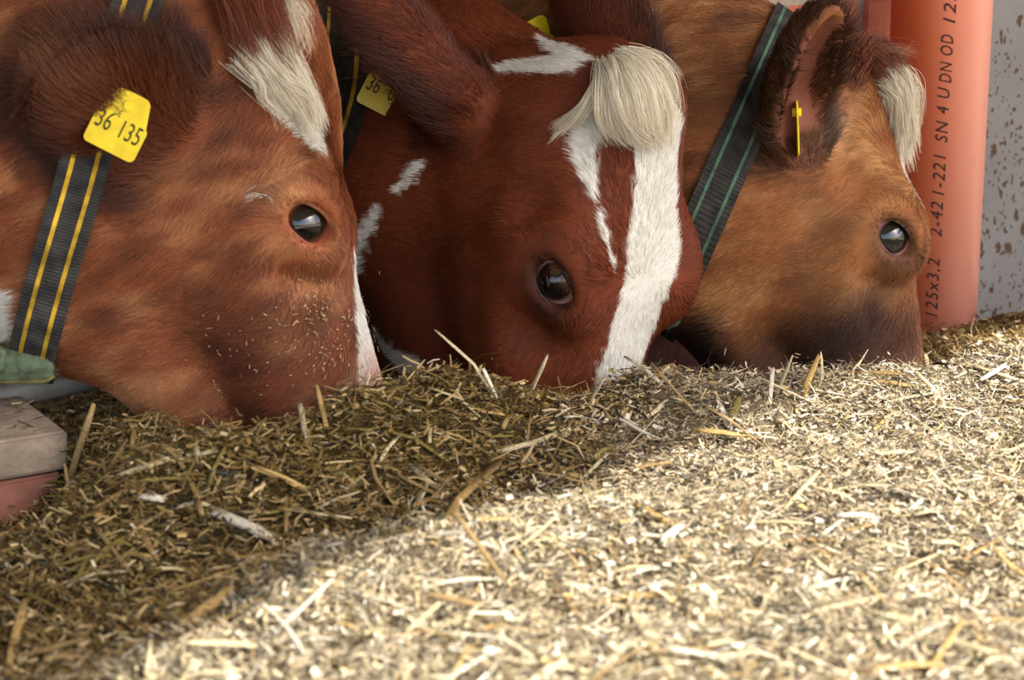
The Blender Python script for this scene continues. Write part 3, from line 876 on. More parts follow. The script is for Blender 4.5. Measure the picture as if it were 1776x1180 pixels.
# --- looks
A.seed, B.seed, Cc.seed = 1, 2, 3
A.tone = dict(mid=lin3(152, 86, 52), light=lin3(208, 146, 98), dark=lin3(78, 40, 26))
B.tone = dict(mid=lin3(120, 56, 30), light=lin3(146, 78, 46), dark=lin3(84, 38, 22))
Cc.tone = dict(mid=lin3(158, 98, 54), light=lin3(206, 152, 98), dark=lin3(84, 48, 30))
A.streak, B.streak, Cc.streak = 1.5, .55, 1.35
A.light_bias, B.light_bias, Cc.light_bias = .05, .0, .08
A.dark_bias, B.dark_bias, Cc.dark_bias = .0, .0, -.02
A.hair_len, B.hair_len, Cc.hair_len = .016, .0105, .014
A.swirl, B.swirl, Cc.swirl = 16, 12, 14
A.swirl_amt, B.swirl_amt, Cc.swirl_amt = .9, .35, .7
A.whorl, B.whorl, Cc.whorl = .17, .20, .16
A.ear_rgb, B.ear_rgb, Cc.ear_rgb = lin3(84, 36, 20), lin3(96, 44, 26), lin3(50, 33, 26)
for e, fur, fr in ((A.ears[0], .7, .8), (A.ears[1], .5, .8), (B.ears[0], .5, 2.2), (B.ears[1], .3, .4), (Cc.ears[0], .2, .9), (Cc.ears[1], .5, 1.0)):
    e['fur'] = fur; e['fringe'] = fr
for c in cows:
    c.f = cow_sdf(c); c.brown = []; c.post = []; c.hollow_rgb = lin3(160, 104, 88) if c is Cc else lin3(112, 66, 52); c.tints = []; c.white_rgb = lin3(238, 232, 220).astype(F32)

A.white = [loc_stroke(A, [(.205, .006, -.02, .010), (.24, .0, -.022, .018), (.28, -.008, -.024, .023), (.33, -.016, -.030, .029), (.38, -.022, -.032, .036), (.46, -.02, -.036, .05)]),
           px_stroke(A, [(446, 326, .0022), (452, 336, .003)]), px_stroke(A, [(456, 336, .002), (462, 340, .002)]),
           px_stroke(A, [(98, 615, .006), (106, 640, .010), (100, 655, .012)]), px_stroke(A, [(12, 520, .012), (-10, 555, .026), (-60, 560, .03)]),
           px_stroke(A, [(452, 92, .012), (488, 140, .02), (530, 200, .018), (552, 240, .013), (566, 268, .005)])]
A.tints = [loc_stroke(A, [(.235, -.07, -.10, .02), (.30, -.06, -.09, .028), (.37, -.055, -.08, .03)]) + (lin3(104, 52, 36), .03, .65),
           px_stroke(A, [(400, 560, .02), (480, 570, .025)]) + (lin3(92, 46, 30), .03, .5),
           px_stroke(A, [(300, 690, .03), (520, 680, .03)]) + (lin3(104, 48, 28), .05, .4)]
A.post = [loc_stroke(A, [(.385, -.01, -.04, .045), (.46, 0, -.05, .06), (.52, 0, -.06, .07)]) + (lin3(216, 164, 144), .022, .85)]
B.white = [px_stroke(B, [(1134, 245, .027), (1142, 350, .039), (1130, 430, .043), (1108, 520, .037), (1088, 600, .034), (1074, 660, .036), (1062, 740, .037)]),
           loc_stroke(B, [(.06, .01, -.03, .03), (.10, .004, -.016, .03), (.15, .012, -.012, .028)]),
           px_stroke(B, [(1060, 205, .024), (1014, 235, .014), (1016, 275, .012), (1024, 310, .008), (1032, 345, .004)]),
           px_stroke(B, [(1038, 366, .003), (1046, 400, .0042), (1056, 430, .0042), (1064, 462, .003)]),
           px_stroke(B, [(848, 126, .004), (872, 118, .008), (915, 114, .011), (960, 112, .014), (1000, 112, .010)]),
           px_stroke(B, [(935, 62, .003), (960, 80, .008), (985, 92, .011), (1028, 104, .004)]),
           px_stroke(B, [(736, 283, .005), (712, 305, .0072), (688, 330, .004)]),
           px_stroke(B, [(659, 362, .0045), (642, 392, .0075), (624, 425, .010), (614, 445, .014), (616, 458, .012)]),
           px_stroke(B, [(650, 574, .006), (668, 602, .009), (700, 630, .016), (722, 646, .018)])]
B.brown = [px_stroke(B, [(1070, 262, .017), (1068, 330, .014), (1070, 400, .010), (1068, 450, .006)])]
B.tints = [px_stroke(B, [(1090, 440, .004), (1112, 470, .008)]) + (lin3(214, 204, 188), .012, .6),
           px_stroke(B, [(780, 240, .02), (745, 250, .02)]) + (lin3(66, 32, 20), .03, .8),
           px_stroke(B, [(940, 450, .012), (985, 520, .012)]) + (lin3(72, 38, 26), .02, .7)]
Cc.white = [loc_stroke(Cc, [(.03, .0, -.02, .03), (.08, .004, -.02, .026), (.12, .01, -.016, .02), (.16, .016, -.014, .012)]),
            px_stroke(Cc, [(1556, 150, .020), (1564, 200, .020), (1584, 250, .016), (1602, 292, .010), (1611, 335, .005)]),
            loc_stroke(Cc, [(.20, .020, -.020, .010), (.26, .014, -.022, .016), (.32, .012, -.024, .018), (.42, .01, -.026, .022), (.50, .01, -.03, .02)])]
Cc.tints = [px_stroke(Cc, [(1215, 590, .036), (1250, 640, .04)]) + (lin3(28, 19, 15), .035, .97),  # dark jaw and muzzle strokes: coat marking with some shading painted in
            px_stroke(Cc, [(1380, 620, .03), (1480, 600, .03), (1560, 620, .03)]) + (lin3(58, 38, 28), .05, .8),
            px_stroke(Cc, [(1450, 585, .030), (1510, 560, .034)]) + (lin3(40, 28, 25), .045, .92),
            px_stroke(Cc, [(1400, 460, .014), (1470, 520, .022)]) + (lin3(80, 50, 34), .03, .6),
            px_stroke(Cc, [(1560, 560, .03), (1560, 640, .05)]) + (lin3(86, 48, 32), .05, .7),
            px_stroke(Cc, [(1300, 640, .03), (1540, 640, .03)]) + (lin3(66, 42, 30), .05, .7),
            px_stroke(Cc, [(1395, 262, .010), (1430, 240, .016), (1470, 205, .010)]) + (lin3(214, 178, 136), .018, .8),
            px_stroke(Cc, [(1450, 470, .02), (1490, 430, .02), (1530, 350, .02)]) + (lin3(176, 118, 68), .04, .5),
            px_stroke(Cc, [(1530, 90, .03), (1480, 130, .02)]) + (lin3(84, 44, 28), .04, .7)]

for c, rgb, rad_ in ((A, (168, 92, 60), .022), (B, (62, 36, 28), .030), (Cc, (104, 70, 56), .030)):
    for sgn in (-1, 1):
        p_ = (EYE[0] + .002, sgn * .094, EYE[2] + .002)
        c.tints.append(loc_stroke(c, [p_ + (rad_,), (p_[0] + .016, p_[1], p_[2] + .004, rad_ * .8)]) + (lin3(*rgb), .012, .75))
COW_LABEL = ['bright red-brown cow with a striped collar and green buckle, beside the kerb', 'mahogany cow with a broad white blaze and pale forelock, between the other two', 'tan cow with a dark jaw, feeding in front of the orange pipe']
HAIRS = [150000, 150000, 120000]
SCLERA = [lin3(122, 68, 50), lin3(206, 156, 152), lin3(200, 150, 146)]
LID_RGB = [(150, 84, 58), (58, 36, 30), (84, 56, 50)]
m_ball = mat('eye_dark', attr='col', rough=0.06, spec=0.6, coat=1.0)
m_wet = mat('eye_rim_pink', srgb(206, 150, 146), 0.25, 0.5)
m_lid = mat('lid_skin', attr='col', rough=0.45, spec=0.4)
m_lash = mat('lash_hair', attr='col', rough=0.5, spec=0.3)

def almond(t, a, b):
    u = a * np.cos(t); v = b * np.sin(t) * (1 - .25 * np.cos(t) ** 4)
    return u, v
def build_eye(c, body, side, idx):
    """eyeball, lid rim and lashes of one eye; side -1 right, +1 left"""
    fl_ = np.array([1, side, 1.0])
    eu, ev, lat = EYE_U * fl_, EYE_V * fl_, EYE_N * fl_
    ctr = np.array([EYE[0], side * 0.0715, EYE[2]]); r = 0.0282
    gaze = unit(lat + .02 * ev - .06 * eu)
    nu, nv = 40, 30
    th = np.linspace(0, math.pi, nv); ph = np.linspace(0, 2 * math.pi, nu, endpoint=False)
    g1 = unit(np.cross(gaze, ev)); g2 = np.cross(gaze, g1)
    pts = []; cols = []
    for t in th:
        bulge = 1 + .05 * math.exp(-(t / .45) ** 2)
        for p in ph:
            pts.append(c.W(*(ctr + r * bulge * (math.cos(t) * gaze + math.sin(t) * (math.cos(p) * g1 + math.sin(p) * g2)))))
            cols.append(lin3(7, 6, 6) if t < .60 else (lin3(26, 16, 12) if t < .72 else (SCLERA[idx] * .45 if t < .78 else SCLERA[idx])))
    gi_ = np.arange(nv * nu).reshape(nv, nu); nx_ = np.roll(gi_, -1, 1)
    Fq = np.stack([gi_[:-1], nx_[:-1], nx_[1:], gi_[1:]], -1).reshape(-1, 4)
    e = link('eyeball', mesh_np('eyeball', np.array(pts) - np.array(body.location), Fq, m_ball, True, np.array(cols)), body)
    e.matrix_parent_inverse = Matrix.Identity(4); e['label'] = 'glossy dark eye'
    # lids: a sheet of skin from the almond opening out to the socket, a moist rim along its edge and a fold above
    K = 48; T = np.linspace(0, 2 * math.pi, K, endpoint=False)
    def lid_point(t, w, out=0.0, dv=0.0):
        """w 0 at the opening, 1 at the socket"""
        bu, bl = .0142, .0166
        ci, si = math.cos(t), math.sin(t)
        vi = (bu if si > 0 else bl) * si * (1 - .22 * ci ** 4)
        ui = .0282 * ci
        u_, v_ = ui * (1 - w) +   .0365 * ci * w, vi * (1 - w) + .0272 * si * w + dv
        rho2 = u_ * u_ + v_ * v_
        return c.W(*(ctr + eu * u_ + ev * v_ + lat * (r + .0018 + out - rho2 / (2 * r * 1.12))))
    rows = [(0.0, -.0015), (0.0, .0012), (.18, .0016), (.45, .0008), (1.0, -.001)]
    V = np.array([lid_point(t, w, o) for (w, o) in rows for t in T]) - np.array(body.location)
    q0 = np.arange(K); q1 = np.roll(q0, -1)
    Fq = np.concatenate([np.stack([a * K + q0, a * K + q1, (a + 1) * K + q1, (a + 1) * K + q0], 1) for a in range(len(rows) - 1)])
    dk = lin3(*LID_RGB[idx]); cm = c.tone['mid'] * .8
    cl_ = np.concatenate([np.tile(x, (K, 1)) for x in (dk * .6, dk, dk * .9, dk * .4 + cm * .6, cm)])
    ld = link('eyelid', mesh_np('eyelid', V, Fq, m_lid, True, cl_), body); ld.matrix_parent_inverse = Matrix.Identity(4)
    T2 = np.linspace(.15, math.pi - .10, 30)
    mbd = MB(); mbd.tube([lid_point(t, .62, .0012) for t in T2], [c.s * (.0008 + .0030 * math.sin(t) ** .7) for t in T2], 10, cap=True)
    fo = mbd.build('lid_fold', mat('lid_fold_skin', tuple(cm * .9) + (1,), 0.55, 0.3), ld, smooth=True)
    fo.matrix_parent_inverse = Matrix.Translation(-body.location)
    g = np.random.default_rng(idx * 2 + (side > 0))
    n = 110
    tt = g.uniform(.45, math.pi - .35, n); a = .0282 * np.cos(tt)
    roots = np.array([(np.linalg.inv(c.R) @ (lid_point(t, .04, .001) - c.o)) / c.s for t in tt])
    L = g.uniform(.007, .015, n)[:, None]
    d0 = np.array([unit(lat * .9 + ev * .35 + eu * (x * 14) + g.normal(0, .12, 3)) for x in a])
    d1 = np.array([unit(lat * .75 - ev * .55 + eu * (x * 14) + g.normal(0, .12, 3)) for x in a])
    P1 = roots + d0 * L * .4; P2 = P1 + (d0 + d1) * .5 * L * .4; P3 = P2 + d1 * L * .5
    S = np.stack([roots, P1, P2, P3], 1)
    S = c.o + (S * c.s) @ c.R.T
    cl = np.tile(c.tone['light'] * (1.0 if idx == 0 else .45), (n, 1)) * g.uniform(.6, 1.1, n)[:, None]
    o = curves_object('eyelashes', S, np.full(n, .0002), cl, m_lash, body, .4); o.parent = ld
    o['kind'] = 'stuff'

for i, c in enumerate(cows):
    pts = [c.W(.55, 0, 0), c.W(0.2, 0, -.35), c.o] + [p for n in c.neck for p in n[:2]]
    lo = np.min(pts, 0) - .33; hi = np.max(pts, 0) + .33
    V, Q = surface_net(c.f, lo, hi, 0.007)
    base = c.W(.2, 0, -.15)
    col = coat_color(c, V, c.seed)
    # bare pink skin inside the ears
    for e in c.ears:
        ax = unit(e['tip'] - e['base']); o_ = unit(e['open'] - ax * (ax @ e['open']))
        rel = V - (e['base'] + e['tip']) / 2
        ins = (np.abs(rel @ ax) < .085) & (np.linalg.norm(rel, axis=1) < .11) & (np.abs(c.f(V + (o_ * .02).astype(F32))) > .004)
        rim = (rel @ o_ > -.03) & (np.linalg.norm(rel, axis=1) < .1)
        Nn, _ = vert_normals(V, Q) if e is c.ears[0] else (Nn, None)
        face = (Nn @ o_ > .2) & rim
        col[face] = lin3(140, 86, 70)
    body = link('cow', mesh_np('cow', V - base, Q, m_skin, True, col * .85), loc=base)
    tag(body, COW_LABEL[i], 'cow', 'cows feeding in a row')
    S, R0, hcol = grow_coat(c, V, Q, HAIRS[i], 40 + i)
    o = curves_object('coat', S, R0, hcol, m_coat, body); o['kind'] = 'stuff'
    o.matrix_parent_inverse = Matrix.Identity(4)
    build_eye(c, body, -1, i); build_eye(c, body, 1, i)
    c.body = body

# chaff clinging to the face of the first cow
gq = np.random.default_rng(5)
pp = np.column_stack([gq.normal(555, 48, 190), gq.normal(560, 62, 190)])
pp = np.concatenate([pp, np.column_stack([gq.uniform(320, 600, 60), gq.uniform(540, 690, 60)])])
sp_, sn_ = surf(A, pp); Vc, Fc_, Cc_ = [], [], []
for k in range(len(sp_)):
    t_ = unit(np.cross(sn_[k], gq.normal(0, 1, 3))); b_ = np.cross(sn_[k], t_); L_ = gq.lognormal(math.log(.0011), .5); w_ = gq.uniform(.00025, .0006)
    o_ = sp_[k] + sn_[k] * gq.uniform(.004, .007); a_ = len(Vc)
    for (x, y, z) in ((-1, -1, 0), (1, -1, 0), (1, 1, 0), (-1, 1, 0), (-1, -1, 1), (1, -1, 1), (1, 1, 1), (-1, 1, 1)):
        Vc.append(o_ + t_ * x * L_ + b_ * y * w_ + sn_[k] * z * .0004)
    Fc_ += [[a_ + q for q in f] for f in ((0, 1, 2, 3), (4, 5, 6, 7), (0, 1, 5, 4), (1, 2, 6, 5), (2, 3, 7, 6), (3, 0, 4, 7))]
    Cc_ += [lin3(206, 178, 134) * gq.uniform(.3, .9)] * 8
ch = link('clinging_chaff', mesh_np('clinging_chaff', np.array(Vc) - np.array(A.body.location), np.array(Fc_), m_bits, False, np.array(Cc_)), A.body)
ch.matrix_parent_inverse = Matrix.Identity(4); ch['kind'] = 'stuff'

# forelocks
g_ = np.random.default_rng(99)
def forelock(c, name, sets):
    Ss, Rs, Cs = [], [], []
    for (guides, n, rs, ts, wave, freq, rgb, var, rad) in sets:
        S = lock_strands(c, guides, n, len(Ss) + 5, rs, ts, wave, freq)
        Ss.append(S); Rs.append(np.full(n, rad)); Cs.append(np.asarray(rgb)[None] * g_.uniform(1 - var, 1 + var, n)[:, None])
    o = curves_object(name, np.concatenate(Ss), np.concatenate(Rs), np.clip(np.concatenate(Cs), 0, .92), m_coat, c.body, .3)
    o['kind'] = 'stuff'; return o
CREAM, WHITE = lin3(232, 220, 196), lin3(238, 232, 220)
RED = lin3(120, 58, 32); DRED = lin3(84, 40, 24)
forelock(B, 'forelock', [
    ([gl(B, [(1050, 130, .008), (1036, 150, .018), (1020, 180, .020), (995, 204, .014), (965, 222, .007), (938, 242, .003)]),
      gl(B, [(1058, 122, .008), (1046, 150, .022), (1030, 185, .026), (1010, 210, .018), (990, 228, .008)])], 700, .0030, .0035, .002, 1.5, CREAM, .14, .00026),
    ([gl(B, [(1052, 122, .008), (1048, 140, .024), (1044, 180, .030), (1050, 215, .024), (1070, 236, .014), (1096, 244, .008)]),
      gl(B, [(1060, 114, .008), (1066, 124, .026), (1072, 165, .034), (1078, 205, .030), (1092, 232, .020), (1118, 246, .010)]),
      gl(B, [(1068, 110, .008), (1086, 118, .028), (1104, 150, .036), (1112, 195, .032), (1118, 230, .022), (1134, 248, .010)]),
      gl(B, [(1076, 108, .008), (1106, 112, .026), (1134, 140, .034), (1144, 180, .032), (1140, 222, .024), (1140, 250, .010)]),
      gl(B, [(1082, 108, .008), (1124, 112, .022), (1156, 142, .024), (1164, 180, .022), (1158, 220, .018), (1146, 248, .008)])], 6200, .0045, .0065, .0040, 1.2, CREAM, .18, .00026),
    ([gl(B, [(1070, 106, .008), (1100, 100, .034), (1130, 115, .045), (1160, 150, .040), (1166, 205, .034)])], 60, .009, .010, .006, 1.2, CREAM, .1, .0002)])
forelock(A, 'forelock', [
    ([gl(A, [(385, -40, .008), (405, 0, .018), (425, 50, .020), (445, 95, .014), (462, 130, .008)]),
      gl(A, [(420, -60, .010), (440, -10, .024), (458, 40, .026), (474, 85, .020), (486, 120, .010)])], 2200, .009, .008, .004, 1.5, RED, .3, .0003),
    ([gl(A, [(425, 84, .006), (440, 110, .012), (462, 138, .014), (490, 172, .012), (512, 200, .006)]),
      gl(A, [(440, 78, .008), (466, 108, .018), (494, 142, .018), (518, 182, .012), (534, 218, .006)]),
      gl(A, [(452, 70, .010), (486, 100, .020), (508, 136, .018), (528, 180, .012), (548, 245, .004)])], 3200, .0065, .0055, .009, 1.5, CREAM, .18, .00026),
    ([gl(A, [(455, -40, .014), (480, 0, .026), (498, 40, .034), (500, 75, .036), (478, 78, .028)]),
      gl(A, [(455, -60, .014), (482, -10, .022), (500, 20, .026), (508, 60, .026), (520, 105, .022)]),
      gl(A, [(450, 20, .014), (480, 60, .024), (500, 85, .026), (520, 108, .022)])], 480, .008, .012, .016, 1.3, CREAM, .2, .00022)])
forelock(Cc, 'forelock', [
    ([gl(Cc, [(1466, 128, .006), (1480, 100, .014), (1505, 86, .022), (1530, 96, .024), (1544, 124, .018), (1546, 150, .008)]),
      gl(Cc, [(1480, 104, .006), (1506, 74, .018), (1540, 70, .030), (1566, 88, .030), (1578, 112, .022), (1580, 136, .010)])], 2300, .009, .006, .004, 1.2, lin3(116, 62, 40), .3, .0003),
    ([gl(Cc, [(1534, 140, .010), (1556, 134, .020), (1574, 152, .026), (1576, 186, .020), (1560, 222, .010)]),
      gl(Cc, [(1550, 118, .016), (1580, 106, .030), (1602, 126, .034), (1604, 172, .026), (1588, 226, .012)]),
      gl(Cc, [(1540, 180, .008), (1552, 214, .014), (1576, 250, .012), (1600, 292, .004)])], 3000, .006, .005, .006, 1.3, CREAM, .16, .00026),
    ([gl(Cc, [(1530, 80, .02), (1556, 62, .034), (1586, 48, .040)]), gl(Cc, [(1556, 90, .024), (1592, 84, .036), (1614, 124, .034)])], 110, .008, .012, .008, 1.0, lin3(170, 120, 96), .2, .0002)])

# ------------------------------------------------------------------ collars
def neck_ring(c, p_top, p_bot, width, through, rows=7, n=96, lift=0.006):
    """band round a neck: the plane holds the two picture points on the skin and the direction 'through'"""
    pts, nn = surf(c, [p_top, p_bot])
    e1 = unit(pts[0] - pts[1]); th = unit(np.asarray(through) - e1 * (e1 @ np.asarray(through))); ax = np.cross(th, e1)
    cen = (pts[0] + pts[1]) / 2 + th * 0.10
    ang = np.linspace(0, 2 * math.pi, n, endpoint=False)
    dirs = np.cos(ang)[:, None] * e1 + np.sin(ang)[:, None] * th
    rr = np.linspace(0.0, 0.42, 211)
    grid = np.zeros((rows, n))
    for k in range(rows):
        o = cen + ax * (k / (rows - 1) - .5) * width
        q = o + dirs[:, None, :] * rr[None, :, None]
        v = c.f(q.reshape(-1, 3).astype(F32)).reshape(n, -1)
        grid[k] = rr[np.where((v > 0).any(1), np.argmax(v > 0, 1), len(rr) - 1)]
    r = np.median(grid, 0)
    for _ in range(6): r = (np.roll(r, 1) + np.roll(r, -1) + 2 * r) / 4
    r = np.maximum(r, grid.mean(0) - .004)
    for _ in range(3): r = (np.roll(r, 1) + np.roll(r, -1) + 2 * r) / 4
    tilt = (grid[-1] - grid[0]) / width
    for _ in range(10): tilt = (np.roll(tilt, 1) + np.roll(tilt, -1) + 2 * tilt) / 4
    def pos(s, extra):
        """ring of points at s across the band"""
        return cen + ax * s + dirs * (r + lift + extra + tilt * s)[:, None]
    return pos, ax, cen
def band_mesh(pos, s0, s1, e0, e1):
    R_ = [pos(s0, e0), pos(s0, e1), pos(s1, e1), pos(s1, e0)]
    n = len(R_[0]); V = np.concatenate(R_); i = np.arange(n); j = np.roll(i, -1)
    Fq = np.concatenate([np.stack([a * n + i, a * n + j, b * n + j, b * n + i], 1) for a, b in ((0, 1), (1, 2), (2, 3), (3, 0))])
    return V, Fq
def strap_material(name, rgb):
    m = bpy.data.materials.new(name); m.use_nodes = True; nt = m.node_tree; b = nt.nodes['Principled BSDF']
    b.inputs['Roughness'].default_value = 0.75; b.inputs['Specular IOR Level'].default_value = 0.25
    nd = nt.nodes.new; tc = nd('ShaderNodeTexCoord')
    nz = nd('ShaderNodeTexNoise'); nz.inputs['Scale'].default_value = 45; nz.inputs['Detail'].default_value = 6; nt.links.new(tc.outputs['Object'], nz.inputs['Vector'])
    cr = nd('ShaderNodeValToRGB'); d = np.array(rgb, float)
    cr.color_ramp.elements[0].position = .35; cr.color_ramp.elements[0].color = srgb(*(d * .75)); cr.color_ramp.elements[1].position = .72; cr.color_ramp.elements[1].color = srgb(*(d * 1.25 + 10))
    nt.links.new(nz.outputs[0], cr.inputs[0]); nt.links.new(cr.outputs[0], b.inputs['Base Color'])
    wv = nd('ShaderNodeTexNoise'); wv.inputs['Scale'].default_value = 700; nt.links.new(tc.outputs['Object'], wv.inputs['Vector'])
    bp = nd('ShaderNodeBump'); bp.inputs['Strength'].default_value = 0.8; bp.inputs['Distance'].default_value = .001; nt.links.new(wv.outputs[0], bp.inputs['Height']); nt.links.new(bp.outputs[0], b.inputs['Normal'])
    return m
m_web = strap_material('black_webbing', (58, 56, 54))
m_web2 = strap_material('dark_webbing', (52, 50, 46))
m_yel = strap_material('yellow_thread', (206, 164, 46))
m_grn = strap_material('green_thread', (78, 112, 90))
def collar(c, p_top, p_bot, width, through, label, stripe_mat, web, stripe_at=.24, stripe_w=.0042, ribs=True):
    pos, ax, cen = neck_ring(c, p_top, p_bot, width, through)
    root = tag(link('collar', None, loc=cen), label, 'collar', 'collars of the cows')
    def add(name, V, Fq, m):
        o = link(name, mesh_np(name, V - cen, Fq, m, False), root, loc=cen); return o
    # cross ribs of the webbing: a strip of small steps across the band
    n = 900; a0 = np.linspace(0, 96, n, endpoint=False); i0 = a0.astype(int); f0 = (a0 - i0)[:, None]
    fine = lambda P: P[i0] * (1 - f0) + P[(i0 + 1) % 96] * f0
    rib = np.where(np.arange(n) % 3 == 0, 0.0, 0.0011)
    rows = []
    for s, e in ((-.5, 0), (-.5, .0035), (-.25, .004), (0, .004), (.25, .004), (.5, .0035), (.5, 0)):
        base = fine(pos(s * width, e)); ctr = cen + ax * s * width
        out = base - ctr; out /= np.linalg.norm(out, axis=1)[:, None]
        rows.append(base + out * (rib * (1 if e else 0))[:, None])
    V = np.concatenate(rows); i = np.arange(n); j = np.roll(i, -1)
    Fq = np.concatenate([np.stack([a * n + i, a * n + j, (a + 1) * n + j, (a + 1) * n + i], 1) for a in range(len(rows) - 1)])
    add('strap', V, Fq, web)
    for s in (-stripe_at, stripe_at):
        V, Fq = band_mesh(pos, s * width - stripe_w / 2, s * width + stripe_w / 2, .003, .0057)
        add('stripe', V, Fq, stripe_mat)
    return root, pos, ax, cen

colA, posA, axA, cenA = collar(A, (228, 40), (70, 560), 0.046, FWD * .95 - RGT * .10, 'black collar with two yellow stripes and a large green buckle', m_yel, m_web)
colB, posB, axB, cenB = collar(B, (584, 70), (560, 235), 0.034, FWD * .9 - RGT * .42, 'dark collar with thin yellow lines, mostly hidden behind an ear with a tag', m_yel, m_web2, .24, .002)
colC, posC, axC, cenC = collar(Cc, (1352, 90), (1236, 350), 0.046, FWD * .95 + RGT * .05, 'black collar with two green stripes on the tan cow', m_grn, m_web2, .27, .0036)

# buckles: a folded green plate with rolled edge on the striped collar, a green plastic slide on the tan cow's
m_green = mat('green_paint', srgb(108, 124, 96), 0.45, 0.4, color_noise=(90, 0.4))
m_rust = mat('worn_green_edge', srgb(120, 112, 66), 0.6, 0.4, color_noise=(80, 0.5))
def buckle(parent, ctr, u, v, w, hw, hh, depth, m_body, m_edge):
    """u along the length, v across, w out towards the viewer"""
    mb = MB(); prof = [(-1, -.9, .2), (-1, -.3, .75), (-1, .45, 1.0), (-1, .85, .8), (-1, 1, .3), (-1, 1, -.4), (-1, -.9, -.4)]
    P = lambda a, b, d: ctr + u * a * hw + v * b * hh + w * d * depth
    n = len(prof); V = [P(-1, p[1], p[2]) for p in prof] + [P(-.9, p[1], p[2] * 1.04) for p in prof] + [P(.8, p[1] * .98, p[2] * 1.04) for p in prof] + [P(1, p[1] * .8, p[2] * .8) for p in prof]
    Fc = [(a * n + k, a * n + (k + 1) % n, (a + 1) * n + (k + 1) % n, (a + 1) * n + k) for a in range(3) for k in range(n)] + [tuple(range(n)), tuple(3 * n + k for k in range(n))]
    mb.add(V, Fc)
    bk = mb.build('buckle', m_body, parent, loc=ctr, bevel=.0012)
    mb = MB(); mb.tube([P(-1, -.92, .25), P(.75, -.92, .28), P(1.0, -.62, .2)], .0024, 8)
    mb.tube([P(-1, 1.0, .35), P(.85, .98, .38)], .0018, 8)
    mb.build('buckle_edge', m_edge, bk, loc=ctr, smooth=True)
b0, bn = surf(A, [(60, 620)])
dA = (b0[0] - CAM) @ FWD - .012
ctrA = at(40, 632, dA)
uA = unit(RGT + UPV * .02); vA = unit(UPV); wA = -FWD
buckle(colA, ctrA, uA, vA, wA, .031, .0185, .014, m_green, m_rust)
mb = MB(); mb.tube([at(-40, 604, dA - .004), at(-12, 600, dA - .010), at(4, 614, dA - .013), at(2, 634, dA - .012), at(-30, 642, dA - .006)], .006, 12)
mb.tube([at(-60, 580, dA + .02), at(10, 588, dA + .01)], .012, 14)
mb.build('buckle_loop', m_green, colA, smooth=True)
b1, _ = surf(Cc, [(1160, 545)])
dC = (b1[0] - CAM) @ FWD - .006
m_dgreen = mat('dark_green_plastic', srgb(62, 92, 84), 0.35, 0.45, color_noise=(50, 0.5))
buckle(colC, at(1154, 543, dC), unit(RGT + UPV * .05), unit(UPV - RGT * .05), -FWD, .0145, .0150, .016, m_dgreen, m_rust)
mb = MB(); mb.tube([at(1136, 560, dC - .004), at(1160, 566, dC - .012), at(1176, 556, dC - .008)], .004, 10)
mb.build('buckle_loop', m_dgreen, colC, smooth=True)

# ------------------------------------------------------------------ ear tags
m_tag = mat('yellow_tag_plastic', srgb(240, 208, 24), 0.4, 0.4, color_noise=(60, 0.8))
m_print = mat('tag_print', srgb(64, 62, 30), 0.6, 0.2)
def ear_tag(ctr, u, v, hw, hh, label, lines, stud=None, hole=False, narrow=.62):
    """plate with a tapered neck; u to the right of the print, v up"""
    u = unit(u); v = unit(np.asarray(v) - u * (np.asarray(v) @ u)); w = np.cross(u, v)
    root = tag(link('ear_tag', None, loc=ctr), label, 'ear tag', 'yellow ear tags')
    out = []
    def arc(cx, cy, r, a0, a1, k=4):
        for t in np.linspace(a0, a1, k): out.append((cx + r * math.cos(t), cy + r * math.sin(t)))
    r = .005
    arc(hw - r, -hh + r, r, -math.pi / 2, 0); arc(hw - r, hh - r * 2.4, r, 0, math.pi / 3); arc(.010, hh + .010, .008, 0, math.pi / 2); arc(-.010, hh + .010, .008, math.pi / 2, math.pi)
    arc(-hw + r, hh - r * 2.4, r, math.pi * 2 / 3, math.pi); arc(-hw + r, -hh + r, r, math.pi, math.pi * 1.5)
    n = len(out); th = .0009
    # gentle curl of the plate
    P = lambda x, y, d: ctr + u * x + v * y + w * d
    mb = MB(); mb.add([P(x, y, th) for x, y in out] + [P(x, y, -th) for x, y in out], [tuple(range(n)), tuple(range(2 * n - 1, n - 1, -1))] + [(k, n + k, n + (k + 1) % n, (k + 1) % n) for k in range(n)])
    mb.build('plate', m_tag, root, loc=ctr)
    for (txt, size, x, y) in lines:
        me = text_mesh(txt, size)
        k = len(me.vertices); co = np.empty(k * 3, F32); me.vertices.foreach_get('co', co); co = co.reshape(-1, 3)
        V = np.array([P(a * narrow + x, b + y, th + .0004) for a, b in co[:, :2]]) - ctr
        me.vertices.foreach_set('co', V.astype(F32).ravel()); me.update(); me.materials.append(m_print)
        link('printed_number', me, root, loc=ctr)
    sp = P(0, hh + .006, .001)
    mb = MB(); mb.tube([sp - w * .006, sp + w * .004], .005, 14)
    sdo = mb.build('stud', m_tag, root, loc=sp)
    if hole:
        mb = MB(); mb.tube([sp - w * .0065, sp + w * .0047], .0022, 12); mb.build('stud_hole', m_print, sdo, loc=sp)
    return root
sA, _ = surf(A, [(215, 215)])
dT = (sA[0] - CAM) @ FWD - .022
ear_tag(at(203, 228, dT), RGT * .89 - UPV * .45 + FWD * .12, UPV * .93 + RGT * .36 - FWD * .1, .0255, .0205, 'yellow ear tag printed 36 135 on the bright red-brown cow',
        [('36', .025, -.0225, .004), ('135', .025, -.0005, .003), ('DE', .009, -.010, .0155)])
sB, _ = surf(B, [(700, 175)])
dB = (sB[0] - CAM) @ FWD + .004
